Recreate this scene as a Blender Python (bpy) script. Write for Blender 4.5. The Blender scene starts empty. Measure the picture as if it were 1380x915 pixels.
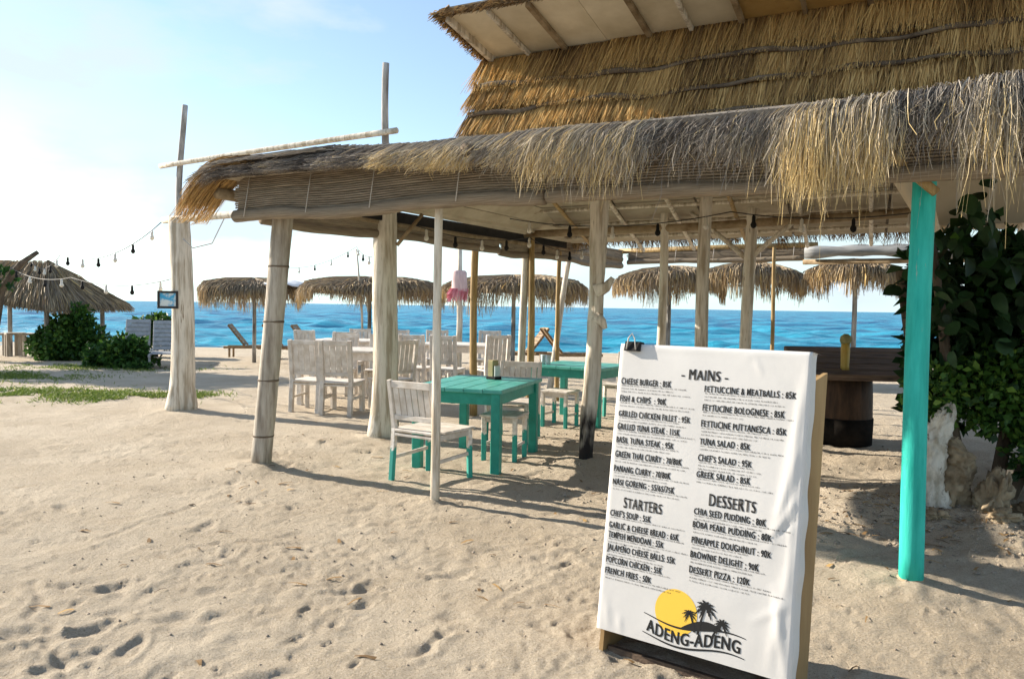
import bpy, math, random
import numpy as np
from mathutils import Vector, Matrix

random.seed(7)
RNG = np.random.default_rng(11)
R = math.radians
S = bpy.context.scene
COL = S.collection

# ------------------------------------------------------------------ camera
cd = bpy.data.cameras.new("camera")
cd.sensor_width = 36.0
cd.lens = 36.0 * 1040 / 1380
cd.clip_start = 0.05
cd.clip_end = 30000
cam = bpy.data.objects.new("camera", cd)
COL.objects.link(cam)
pit = math.atan(44.5 / 1040)
rol = math.atan(16 / 1050)
fw = Vector((0, math.cos(pit), -math.sin(pit)))
r0 = Vector((1, 0, 0))
u0 = r0.cross(fw)
rt = r0 * math.cos(rol) + u0 * math.sin(rol)
upv = rt.cross(fw)
m3 = Matrix((rt, upv, -fw)).transposed()
cam.matrix_world = Matrix.Translation((0, 0, 1.5)) @ m3.to_4x4()
S.camera = cam

# ------------------------------------------------------------------ sky, sun, exposure
SUN_AZ = R(-64)          # from +Y, clockwise positive
SUN_EL = R(23)
w = bpy.data.worlds.new("World")
S.world = w
w.use_nodes = True
nt = w.node_tree
nt.nodes.clear()
wo = nt.nodes.new("ShaderNodeOutputWorld")
bg = nt.nodes.new("ShaderNodeBackground")
bg.inputs["Strength"].default_value = 0.095
sky = nt.nodes.new("ShaderNodeTexSky")
sky.sky_type = 'NISHITA'
sky.sun_disc = False
sky.sun_elevation = SUN_EL
sky.sun_rotation = SUN_AZ
sky.air_density = 1.0
sky.dust_density = 0.25
sky.ozone_density = 1.0
tc = nt.nodes.new("ShaderNodeTexCoord")
mp = nt.nodes.new("ShaderNodeMapping")
mp.inputs["Scale"].default_value = (1.0, 1.0, 2.6)
mp.inputs["Location"].default_value = (0.35, 0.1, 0.2)
nz = nt.nodes.new("ShaderNodeTexNoise")
nz.inputs["Scale"].default_value = 3.2
nz.inputs["Detail"].default_value = 7
nz.inputs["Roughness"].default_value = 0.55
rp = nt.nodes.new("ShaderNodeValToRGB")
rp.color_ramp.elements[0].position = 0.50
rp.color_ramp.elements[0].color = (0.16, 0.16, 0.16, 1)
rp.color_ramp.elements[1].position = 0.66
rp.color_ramp.elements[1].color = (0.9, 0.9, 0.9, 1)
mxc = nt.nodes.new("ShaderNodeMix")
mxc.data_type = 'RGBA'
mxc.inputs["B"].default_value = (3.9, 4.3, 4.6, 1)
nt.links.new(tc.outputs["Generated"], mp.inputs["Vector"])
nt.links.new(mp.outputs[0], nz.inputs["Vector"])
nt.links.new(nz.outputs["Fac"], rp.inputs[0])
nt.links.new(rp.outputs[0], mxc.inputs["Factor"])
nt.links.new(sky.outputs[0], mxc.inputs["A"])
# the sky just above the horizon keeps the tone of the air a few degrees up
sx = nt.nodes.new("ShaderNodeSeparateXYZ")
cx = nt.nodes.new("ShaderNodeCombineXYZ")
mz = nt.nodes.new("ShaderNodeMath")
mz.operation = 'MAXIMUM'
mz.inputs[1].default_value = 0.07
nt.links.new(tc.outputs["Generated"], sx.inputs[0])
nt.links.new(sx.outputs["X"], cx.inputs["X"])
nt.links.new(sx.outputs["Y"], cx.inputs["Y"])
nt.links.new(sx.outputs["Z"], mz.inputs[0])
nt.links.new(mz.outputs[0], cx.inputs["Z"])
nt.links.new(cx.outputs[0], sky.inputs["Vector"])
wb = nt.nodes.new("ShaderNodeMix")
wb.data_type = 'RGBA'
wb.blend_type = 'MULTIPLY'
wb.inputs["Factor"].default_value = 1.0
wb.inputs["B"].default_value = (0.95, 1.0, 1.05, 1)
nt.links.new(mxc.outputs["Result"], wb.inputs["A"])
nt.links.new(wb.outputs["Result"], bg.inputs["Color"])
nt.links.new(bg.outputs[0], wo.inputs[0])

sd = bpy.data.lights.new("sun", 'SUN')
sd.energy = 5.0
sd.angle = R(0.53)
sd.color = (1.0, 0.90, 0.76)
so = bpy.data.objects.new("sun", sd)
COL.objects.link(so)
sdir = Vector((math.sin(SUN_AZ) * math.cos(SUN_EL), math.cos(SUN_AZ) * math.cos(SUN_EL), math.sin(SUN_EL)))
so.rotation_euler = sdir.to_track_quat('Z', 'Y').to_euler()
so.location = (-20, 12, 14)

S.view_settings.view_transform = 'Standard'
S.view_settings.look = 'None'
S.view_settings.gamma = 1.0
S.view_settings.exposure = 1.2
S.view_settings.use_curve_mapping = False

# ------------------------------------------------------------------ site frame
P0 = np.array([-2.25, 6.91])
E1 = np.array([0.8485, -0.5293])
E2 = np.array([0.5293, 0.8485])
YAW = math.atan2(E1[1], E1[0])


def P(s, t, z=0.0):
    a = P0 + s * E1 + t * E2
    return np.array([a[0], a[1], z])


# ------------------------------------------------------------------ noise helpers
_lat = {}


def vnoise(x, y, scale, seed=0):
    """smooth value noise, -1..1"""
    k = seed
    if k not in _lat:
        _lat[k] = np.random.default_rng(100 + seed).uniform(-1, 1, (256, 256))
    L = _lat[k]
    x = np.asarray(x, float) / scale + 1000.3
    y = np.asarray(y, float) / scale + 1000.7
    i = np.floor(x).astype(int)
    j = np.floor(y).astype(int)
    fx = x - i
    fy = y - j
    fx = fx * fx * (3 - 2 * fx)
    fy = fy * fy * (3 - 2 * fy)
    a = L[i % 256, j % 256]
    b = L[(i + 1) % 256, j % 256]
    c = L[i % 256, (j + 1) % 256]
    d = L[(i + 1) % 256, (j + 1) % 256]
    return (a * (1 - fx) + b * fx) * (1 - fy) + (c * (1 - fx) + d * fx) * fy


# footprints: (x, y, angle, length, width, depth)
_fr = np.random.default_rng(5)
PRINTS = []


def walk(x, y, ang, n, step=0.62):
    side = 1
    for i in range(n):
        a = ang + _fr.normal(0, .12)
        px = x - math.sin(a) * .09 * side + _fr.normal(0, .03)
        py = y + math.cos(a) * .09 * side + _fr.normal(0, .03)
        PRINTS.append((px, py, a + side * -.12, _fr.uniform(.2, .28), _fr.uniform(.085, .12), _fr.uniform(.006, .016)))
        x += math.cos(a) * step
        y += math.sin(a) * step
        side = -side
        ang += _fr.normal(0, .05)


walk(-3.3, 2.6, R(55), 14)
walk(-2.6, 3.4, R(20), 9)
walk(-1.6, 2.7, R(100), 10)
walk(-2.1, 3.3, R(150), 7)
walk(-.9, 3.0, R(35), 9)
walk(-5.5, 6.0, R(-12), 12)
walk(-1.2, 4.6, R(200), 8)
walk(-3.2, 8.6, R(-20), 10)
walk(.4, 6.4, R(20), 7)
walk(1.6, 4.9, R(-15), 7)
walk(1.4, 3.9, R(20), 6)
walk(-6.5, 9.6, R(5), 9)
walk(0.2, 9.4, R(-30), 8)
for i in range(70):
    dd = _fr.uniform(2.4, 9)
    PRINTS.append((_fr.uniform(-.75, .7) * dd, dd, _fr.uniform(0, 6.28), _fr.uniform(.14, .27), _fr.uniform(.07, .12), _fr.uniform(.004, .016)))
for i in range(420):
    dd = 2.3 + 8 * _fr.uniform(0, 1) ** 1.5
    PRINTS.append((_fr.uniform(-.75, .7) * dd, dd, _fr.uniform(0, 6.28), _fr.uniform(.05, .14), _fr.uniform(.03, .07), _fr.uniform(.003, .010)))
for px, py in [(-2.05, 3.1), (-1.85, 3.18), (-2.2, 3.42), (-1.9, 3.5), (-2.33, 2.95), (-1.55, 3.62)]:
    PRINTS.append((px, py, _fr.uniform(0, 1.5),   .24, .13, .015))
MOUNDS = [(-2.25, 6.91, .42, .06), (2.19, 4.14, .42, .055), (-.57, 5.82, .16, .025), (.73, 7.47, .3, .035),
          (-1.43, 8.79, .35, .03), (1.95, 5.0, .5, .10), (3.3, 5.75, .8, .08), (-4.52, 10.66, .4, .03), (2.6, 5.9, .5, .05)]


def hbase(x, y):
    q = np.clip((y - 14) / 20, 0, None)
    z = -.55 * q ** 1.3
    return np.maximum(z, -5)


def hsand(x, y):
    x = np.asarray(x, float)
    y = np.asarray(y, float)
    z = hbase(x, y)
    z = z + .026 * vnoise(x, y, 1.9, 1) + .008 * vnoise(x, y, .55, 2) + .005 * vnoise(x + .3 * y, y, .21, 3)
    z = z + .009 * vnoise(x, y, .085, 4) * (.5 + .5 * vnoise(x, y, .9, 14)) + .003 * vnoise(x, y, .085, 15) + .0085 * vnoise(x, y, .034, 5) * np.clip(.5 + .7 * vnoise(x, y, .7, 17), .1, 1)
    # rougher, trodden soil under and right of the roof
    rough = np.clip((x - .5) / 1.5, 0, 1) * np.clip((y - 4.2) / 1.0, 0, 1) * np.clip((11 - y) / 3, 0, 1)
    z = z + rough * (.012 * np.abs(vnoise(x, y, .14, 6)) + .022 * vnoise(x, y, .4, 7))
    # wind ripples running across the open sand
    rip = np.clip(vnoise(x, y, 1.4, 8) * 1.6, 0, 1)
    z = z + rip * .006 * np.sin((y * 6.0 + x * 2.2 + 1.4 * vnoise(x, y, .8, 9)) * 2.6)
    for mx, my, mr, mh in MOUNDS:
        d2 = ((x - mx) ** 2 + (y - my) ** 2) / mr ** 2
        z = z + mh * np.exp(-d2 * 1.6) * (1 + .25 * vnoise(x, y, .12, 10))
    return z


def stamp(x, y, z):
    for (px, py, a, L, W, D) in PRINTS:
        msk = (np.abs(x - px) < .4) & (np.abs(y - py) < .4)
        if not msk.any():
            continue
        dx = x[msk] - px
        dy = y[msk] - py
        u = (dx * math.cos(a) + dy * math.sin(a)) / (L / 2)
        v = (-dx * math.sin(a) + dy * math.cos(a)) / (W / 2)
        v = v * (1 + .25 * u)
        q = u * u + v * v
        q = q * (1 + .55 * vnoise(dx + px, dy + py, .07, 12)) + .12 * vnoise(dx + px, dy + py, .035, 16)
        q = np.clip(q, .0001, None)
        inn = -D * np.clip(1.25 - q, 0, 1)
        rim = D * .38 * np.exp(-((np.sqrt(q) - 1.4) / .28) ** 2) * (1 + .6 * vnoise(dx + px, dy + py, .05, 13))
        z[msk] += inn + rim
    return z


DRAGS = []
for (dx0, dy0, da, dl) in ((-2.9, 3.9, 1.25, 2.2), (-1.75, 3.0, 2.2, 1.3), (-2.2, 4.6, .3, 1.6), (-.4, 3.3, 1.0, 1.5), (-3.6, 6.3, -.3, 2.4), (-.2, 4.7, .5, 1.6), (.2, 5.9, -.5, 1.5), (-1.0, 5.2, .25, 1.9), (1.5, 4.3, .4, 1.3)):
    q = []
    for i in range(9):
        q.append((dx0 + math.cos(da) * dl * i / 8 + _fr.normal(0, .03), dy0 + math.sin(da) * dl * i / 8 + _fr.normal(0, .03)))
    DRAGS.append(q)


def drags(x, y, z):
    for q in DRAGS:
        xs = [a[0] for a in q]
        ys = [a[1] for a in q]
        m = (x > min(xs) - .2) & (x < max(xs) + .2) & (y > min(ys) - .2) & (y < max(ys) + .2)
        if not m.any():
            continue
        X_, Y_ = x[m], y[m]
        dm = np.full(X_.shape, 9.0)
        for (a0, b0), (a1, b1) in zip(q[:-1], q[1:]):
            l2 = (a1 - a0) ** 2 + (b1 - b0) ** 2
            k = np.clip(((X_ - a0) * (a1 - a0) + (Y_ - b0) * (b1 - b0)) / l2, 0, 1)
            dm = np.minimum(dm, np.hypot(X_ - a0 - k * (a1 - a0), Y_ - b0 - k * (b1 - b0)))
        dm = dm * (1 + .4 * vnoise(X_, Y_, .06, 18))
        z[m] += -.011 * np.exp(-(dm / .022) ** 2) * np.clip(.6 + vnoise(X_, Y_, .3, 19), 0, 1) + .005 * np.exp(-((dm - .05) / .02) ** 2)
    return z


def gz(x, y):
    return float(hsand(np.array([x]), np.array([y]))[0])


# ------------------------------------------------------------------ materials
MATS = {}


def new_mat(name):
    m = bpy.data.materials.new(name)
    m.use_nodes = True
    n = m.node_tree.nodes
    b = n["Principled BSDF"]
    return m, m.node_tree, b


def mat(name, c1, c2=None, scale=8.0, stretch=(1, 1, 1), rough=.7, bump=.0, bscale=None, detail=6, spec=.3,
        spots=None, spot_scale=20, spot_at=.62, objrand=0.0, coat=0, lo=.35, hi=.68, sheen=0):
    if name in MATS:
        return MATS[name]
    m, t, b = new_mat(name)
    N = t.nodes
    L = t.links
    co = N.new("ShaderNodeTexCoord")
    mpg = N.new("ShaderNodeMapping")
    mpg.inputs["Scale"].default_value = stretch
    L.new(co.outputs["Object"], mpg.inputs[0])
    no = N.new("ShaderNodeTexNoise")
    no.inputs["Scale"].default_value = scale
    no.inputs["Detail"].default_value = detail
    no.inputs["Roughness"].default_value = .62
    L.new(mpg.outputs[0], no.inputs["Vector"])
    vec = mpg.outputs[0]
    if objrand:
        oi = N.new("ShaderNodeObjectInfo")
        ad = N.new("ShaderNodeVectorMath")
        ad.operation = 'ADD'
        sc = N.new("ShaderNodeVectorMath")
        sc.operation = 'SCALE'
        cb = N.new("ShaderNodeCombineXYZ")
        for k in range(3):
            L.new(oi.outputs["Random"], cb.inputs[k])
        L.new(cb.outputs[0], sc.inputs[0])
        sc.inputs["Scale"].default_value = 37
        L.new(mpg.outputs[0], ad.inputs[0])
        L.new(sc.outputs[0], ad.inputs[1])
        L.new(ad.outputs[0], no.inputs["Vector"])
        vec = ad.outputs[0]
    ra = N.new("ShaderNodeValToRGB")
    ra.color_ramp.elements[0].position = lo
    ra.color_ramp.elements[1].position = hi
    ra.color_ramp.elements[0].color = (*c1, 1)
    ra.color_ramp.elements[1].color = (*(c2 or c1), 1)
    L.new(no.outputs["Fac"], ra.inputs[0])
    out = ra.outputs[0]
    if spots:
        n2 = N.new("ShaderNodeTexNoise")
        n2.inputs["Scale"].default_value = spot_scale
        n2.inputs["Detail"].default_value = 8
        n2.inputs["Roughness"].default_value = .7
        L.new(vec, n2.inputs["Vector"])
        r2 = N.new("ShaderNodeValToRGB")
        r2.color_ramp.elements[0].position = spot_at
        r2.color_ramp.elements[1].position = spot_at + .07
        r2.color_ramp.elements[0].color = (0, 0, 0, 1)
        r2.color_ramp.elements[1].color = (1, 1, 1, 1)
        L.new(n2.outputs["Fac"], r2.inputs[0])
        mx = N.new("ShaderNodeMix")
        mx.data_type = 'RGBA'
        L.new(r2.outputs[0], mx.inputs["Factor"])
        L.new(out, mx.inputs["A"])
        mx.inputs["B"].default_value = (*spots, 1)
        out = mx.outputs["Result"]
    if objrand:
        hs = N.new("ShaderNodeHueSaturation")
        mr = N.new("ShaderNodeMapRange")
        mr.inputs["To Min"].default_value = 1 - objrand
        mr.inputs["To Max"].default_value = 1 + objrand
        L.new(oi.outputs["Random"], mr.inputs["Value"])
        L.new(mr.outputs[0], hs.inputs["Value"])
        L.new(out, hs.inputs["Color"])
        out = hs.outputs[0]
    L.new(out, b.inputs["Base Color"])
    b.inputs["Roughness"].default_value = rough
    b.inputs["Specular IOR Level"].default_value = spec
    if bump:
        n3 = N.new("ShaderNodeTexNoise")
        n3.inputs["Scale"].default_value = bscale or scale * 3
        n3.inputs["Detail"].default_value = 8
        n3.inputs["Roughness"].default_value = .7
        L.new(vec, n3.inputs["Vector"])
        bp = N.new("ShaderNodeBump")
        bp.inputs["Strength"].default_value = bump
        bp.inputs["Distance"].default_value = .01
        L.new(n3.outputs["Fac"], bp.inputs["Height"])
        L.new(bp.outputs[0], b.inputs["Normal"])
    MATS[name] = m
    return m


def strand_mat(name, ramp, rough=.75, trans=.15):
    """colour picked per strand from the mesh attribute 'tint'"""
    m, t, b = new_mat(name)
    N = t.nodes
    L = t.links
    a = N.new("ShaderNodeAttribute")
    a.attribute_name = "tint"
    ra = N.new("ShaderNodeValToRGB")
    cr = ra.color_ramp
    while len(cr.elements) < len(ramp):
        cr.elements.new(.5)
    for e, (p, c) in zip(cr.elements, ramp):
        e.position = p
        e.color = (*c, 1)
    L.new(a.outputs["Fac"], ra.inputs[0])
    L.new(ra.outputs[0], b.inputs["Base Color"])
    b.inputs["Roughness"].default_value = rough
    b.inputs["Specular IOR Level"].default_value = .25
    if trans:
        tr = N.new("ShaderNodeBsdfTranslucent")
        L.new(ra.outputs[0], tr.inputs["Color"])
        ms = N.new("ShaderNodeMixShader")
        ms.inputs[0].default_value = trans
        L.new(b.outputs[0], ms.inputs[1])
        L.new(tr.outputs[0], ms.inputs[2])
        L.new(ms.outputs[0], N["Material Output"].inputs[0])
    MATS[name] = m
    return m


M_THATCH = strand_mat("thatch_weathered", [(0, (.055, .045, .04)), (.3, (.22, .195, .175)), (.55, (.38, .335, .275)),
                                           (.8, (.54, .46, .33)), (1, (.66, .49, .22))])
M_GOLD = strand_mat("thatch_golden", [(0, (.075, .045, .024)), (.35, (.30, .185, .08)), (.7, (.54, .345, .135)), (1, (.72, .50, .21))])
M_PARA = strand_mat("thatch_parasol", [(0, (.09, .07, .05)), (.4, (.27, .215, .155)), (.7, (.45, .34, .20)), (1, (.62, .42, .16))])
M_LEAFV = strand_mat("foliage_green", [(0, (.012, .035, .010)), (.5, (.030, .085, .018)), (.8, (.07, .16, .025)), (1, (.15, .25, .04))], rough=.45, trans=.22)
M_GRASS = strand_mat("grass_green", [(0, (.07, .11, .02)), (.5, (.13, .20, .035)), (1, (.30, .32, .09))], rough=.6, trans=.3)
M_SEAGRAPE = mat("broad_leaf", (.010, .028, .010), (.022, .055, .016), 9, rough=.55, spec=.22, objrand=.5)
M_WHITEPOST = mat("whitewashed_wood", (.40, .335, .25), (.70, .64, .54), 6, (2.4, 2.4, .22), .9, 1.0, 20, spots=(.24, .17, .10), spot_scale=6, spot_at=.60, objrand=.06, lo=.40, hi=.54)
M_WHITEWOOD = mat("white_painted_wood", (.50, .44, .37), (.70, .655, .60), 9, (1, 1, 1), .8, .35, 30, spots=(.36, .28, .2), spot_scale=17, spot_at=.66, objrand=.08)
M_GREYPOST = mat("weathered_bamboo", (.24, .20, .155), (.52, .47, .39), 7, (3, 3, .35), .8, .6, 26, spots=(.20, .155, .115), spot_scale=6, spot_at=.64, objrand=.05)
M_BAMBOO = mat("brown_bamboo", (.20, .125, .045), (.42, .29, .12), 8, (3, 3, .4), .6, .3, 20, objrand=.12)
M_GREYPOLE = mat("grey_pole", (.10, .085, .075), (.55, .52, .48), 3.5, (3, 3, .5), .85, .4, 20, objrand=.1)
M_TEALPOST = mat("turquoise_painted_post", (.008, .35, .285), (.04, .54, .45), 7, (2.2, 2.2, .3), .62, .5, 18, spec=.3, spots=(.36, .40, .32), spot_scale=13, spot_at=.63)
M_TEAL = mat("teal_paint", (.010, .22, .165), (.02, .31, .235), 7, (1, 1, 1), .5, .2, 25, spec=.4, spots=(.26, .34, .27), spot_scale=13, spot_at=.635, objrand=.06)
M_TEALTOP = mat("teal_paint_worn", (.03, .30, .24), (.10, .42, .36), 5, (1, 4, 1), .42, .2, 25, spec=.5, spots=(.38, .5, .46), spot_scale=9, spot_at=.62, objrand=.06)
M_CREAM = mat("cream_ceiling_board", (.56, .49, .35), (.72, .65, .50), 2.5, (1, 1, 1), .8, .15, 12, spots=(.22, .15, .08), spot_scale=3.5, spot_at=.66, objrand=.1)
M_CEIL = mat("brown_ceiling_board", (.34, .285, .205), (.48, .42, .32), 2.5, (1, 1, 1), .85, .15, 12, spots=(.18, .13, .08), spot_scale=3.5, spot_at=.62, objrand=.14)  # darker and browner than the cream soffit boards
M_OCHRE = mat("ochre_plywood", (.36, .22, .07), (.50, .34, .13), 2.2, (1, 1, 1), .75, .15, 12, spots=(.20, .11, .04), spot_scale=3.0, spot_at=.64, objrand=.1)
M_RAFTER = mat("rafter_timber", (.17, .115, .06), (.36, .28, .18), 6, (1, 1, 1), .8, .4, 25, objrand=.25)
M_DARKWOOD = mat("dark_plank", (.055, .036, .026), (.20, .135, .09), 5, (.6, 6, 6), .75, .6, 22, spots=(.30, .235, .175), spot_scale=5, spot_at=.64, objrand=.2)
M_DRUM = mat("drum_brown", (.035, .020, .012), (.095, .052, .027), 6, (3, 3, .6), .7, .4, 20)
M_BLACK = mat("black", (.012, .011, .011), (.02, .019, .018), 8, rough=.7, spec=.15)
M_PLY = mat("plywood_edge", (.25, .15, .06), (.40, .265, .12), 3, (1, 1, .35), .75, .25, 18, spots=(.20, .12, .05), spot_scale=4, spot_at=.66)
M_CLOTH = mat("white_banner_cloth", (.56, .54, .515), (.61, .59, .565), 3, rough=.6, bump=.12, bscale=9, spec=.35)
M_INK = mat("black_print", (.012, .012, .012), rough=.6)
M_INKGREY = mat("grey_print", (.03, .03, .03), rough=.6)
M_YELLOW = mat("yellow_print", (.80, .50, .06), rough=.6)
M_ROCK = mat("coral_rock", (.17, .12, .07), (.42, .335, .22), 6, rough=.9, bump=.8, bscale=14, spots=(.16, .11, .06), spot_scale=9, spot_at=.62)
M_BLUEWHITE = mat("white_tarp", (.66, .68, .70), (.78, .79, .80), 3, rough=.6, bump=.3, bscale=6)
M_MAT = mat("woven_mat", (.12, .09, .06), (.33, .27, .195), 9, (.5, .5, 45), .85, .3, 60, objrand=.05)
M_BLIND = mat("bamboo_blind_slat", (.10, .075, .05), (.36, .295, .215), 9, (.5, .5, 45), .8, .2, 40, spots=(.56, .52, .45), spot_scale=5, spot_at=.68, lo=.38, hi=.62)
M_LOUNGE = mat("lounger_brown", (.18, .115, .06), (.32, .215, .115), 9, rough=.7, objrand=.12)
M_LOUNGEW = mat("lounger_white_mesh", (.26, .27, .28), (.38, .39, .40), 9, rough=.7)
M_PINK = mat("pink_cloth", (.62, .20, .26), (.70, .34, .36), 6, rough=.8)
M_GLASS_BULB = mat("bulb_glass", (.62, .58, .5), rough=.12, spec=.7)
M_PLASTER = mat("cream_canvas", (.50, .43, .32), (.60, .53, .41), 2, rough=.85, bump=.15, bscale=5)
M_WIRE = mat("black_wire", (.03, .03, .03), rough=.6)
M_WIREW = mat("pale_wire", (.45, .42, .38), rough=.6)
M_BARK = mat("bark", (.07, .05, .035), (.19, .145, .10), 7, (1, 1, .4), .9, .8, 20)
M_FRAME = mat("dark_frame", (.03, .025, .022), rough=.5)
M_PICBLUE = mat("picture_blue", (.05, .35, .60), (.60, .66, .66), 9, rough=.4, lo=.45, hi=.55)
M_VASE = mat("yellow_bamboo", (.42, .27, .05), (.62, .45, .12), 7, (2, 2, .5), .5, .2, 14)
M_CACTUS = mat("dry_green_tuft", (.22, .22, .09), (.40, .36, .18), 18, rough=.8, bump=.5)
M_BOX = mat("menu_holder_wood", (.30, .24, .11), (.42, .34, .18), 9, rough=.6)
M_PEBBLE = mat("pebble_grey", (.22, .18, .14), (.45, .38, .30), 6, rough=.9, objrand=.2)  # stone colour of the pebbles and clods


def dip_mat(name, zcut):
    """white paint above, teal paint below a brushed line: the paint itself changes there"""
    m, t, b = new_mat(name)
    N = t.nodes
    L = t.links
    co = N.new("ShaderNodeTexCoord")
    sp = N.new("ShaderNodeSeparateXYZ")
    L.new(co.outputs["Object"], sp.inputs[0])
    no = N.new("ShaderNodeTexNoise")
    no.inputs["Scale"].default_value = 28
    no.inputs["Detail"].default_value = 5
    L.new(co.outputs["Object"], no.inputs["Vector"])
    ma = N.new("ShaderNodeMath")
    ma.operation = 'MULTIPLY_ADD'
    L.new(no.outputs["Fac"], ma.inputs[0])
    ma.inputs[1].default_value = .12
    L.new(sp.outputs["Z"], ma.inputs[2])
    mr = N.new("ShaderNodeMapRange")
    mr.inputs["From Min"].default_value = zcut + .055
    mr.inputs["From Max"].default_value = zcut + .075
    L.new(ma.outputs[0], mr.inputs["Value"])
    ra = N.new("ShaderNodeValToRGB")
    ra.color_ramp.elements[0].color = (.55, .48, .40, 1)
    ra.color_ramp.elements[1].color = (.76, .72, .66, 1)
    ra.color_ramp.elements[0].position = .38
    ra.color_ramp.elements[1].position = .6
    L.new(no.outputs["Fac"], ra.inputs[0])
    mx = N.new("ShaderNodeMix")
    mx.data_type = 'RGBA'
    L.new(mr.outputs[0], mx.inputs["Factor"])
    mx.inputs["A"].default_value = (.02, .30, .24, 1)
    L.new(ra.outputs[0], mx.inputs["B"])
    L.new(mx.outputs["Result"], b.inputs["Base Color"])
    b.inputs["Roughness"].default_value = .7
    MATS[name] = m
    return m


M_DIP = dip_mat("white_and_teal_dipped_leg", .27)


def log_mat():
    """whitewashed log whose foot is charred black"""
    m = M_WHITEPOST.copy()
    m.name = "whitewashed_charred_foot"
    t = m.node_tree
    b = t.nodes["Principled BSDF"]
    src = b.inputs["Base Color"].links[0].from_socket
    co = t.nodes.new("ShaderNodeTexCoord")
    sp = t.nodes.new("ShaderNodeSeparateXYZ")
    t.links.new(co.outputs["Object"], sp.inputs[0])
    no = t.nodes.new("ShaderNodeTexNoise")
    no.inputs["Scale"].default_value = 9
    no.inputs["Detail"].default_value = 6
    mg = t.nodes.new("ShaderNodeMapping")
    mg.inputs["Scale"].default_value = (1.6, 1.6, .4)
    t.links.new(co.outputs["Object"], mg.inputs[0])
    t.links.new(mg.outputs[0], no.inputs["Vector"])
    ma = t.nodes.new("ShaderNodeMath")
    ma.operation = 'MULTIPLY_ADD'
    t.links.new(no.outputs["Fac"], ma.inputs[0])
    ma.inputs[1].default_value = 1.1
    t.links.new(sp.outputs["Z"], ma.inputs[2])
    mr = t.nodes.new("ShaderNodeMapRange")
    mr.inputs["From Min"].default_value = .74
    mr.inputs["From Max"].default_value = 1.15
    t.links.new(ma.outputs[0], mr.inputs["Value"])
    mx = t.nodes.new("ShaderNodeMix")
    mx.data_type = 'RGBA'
    t.links.new(mr.outputs[0], mx.inputs["Factor"])
    mx.inputs["A"].default_value = (.02, .017, .016, 1)
    t.links.new(src, mx.inputs["B"])
    t.links.new(mx.outputs["Result"], b.inputs["Base Color"])
    return m


M_LOG2 = log_mat()


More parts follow.
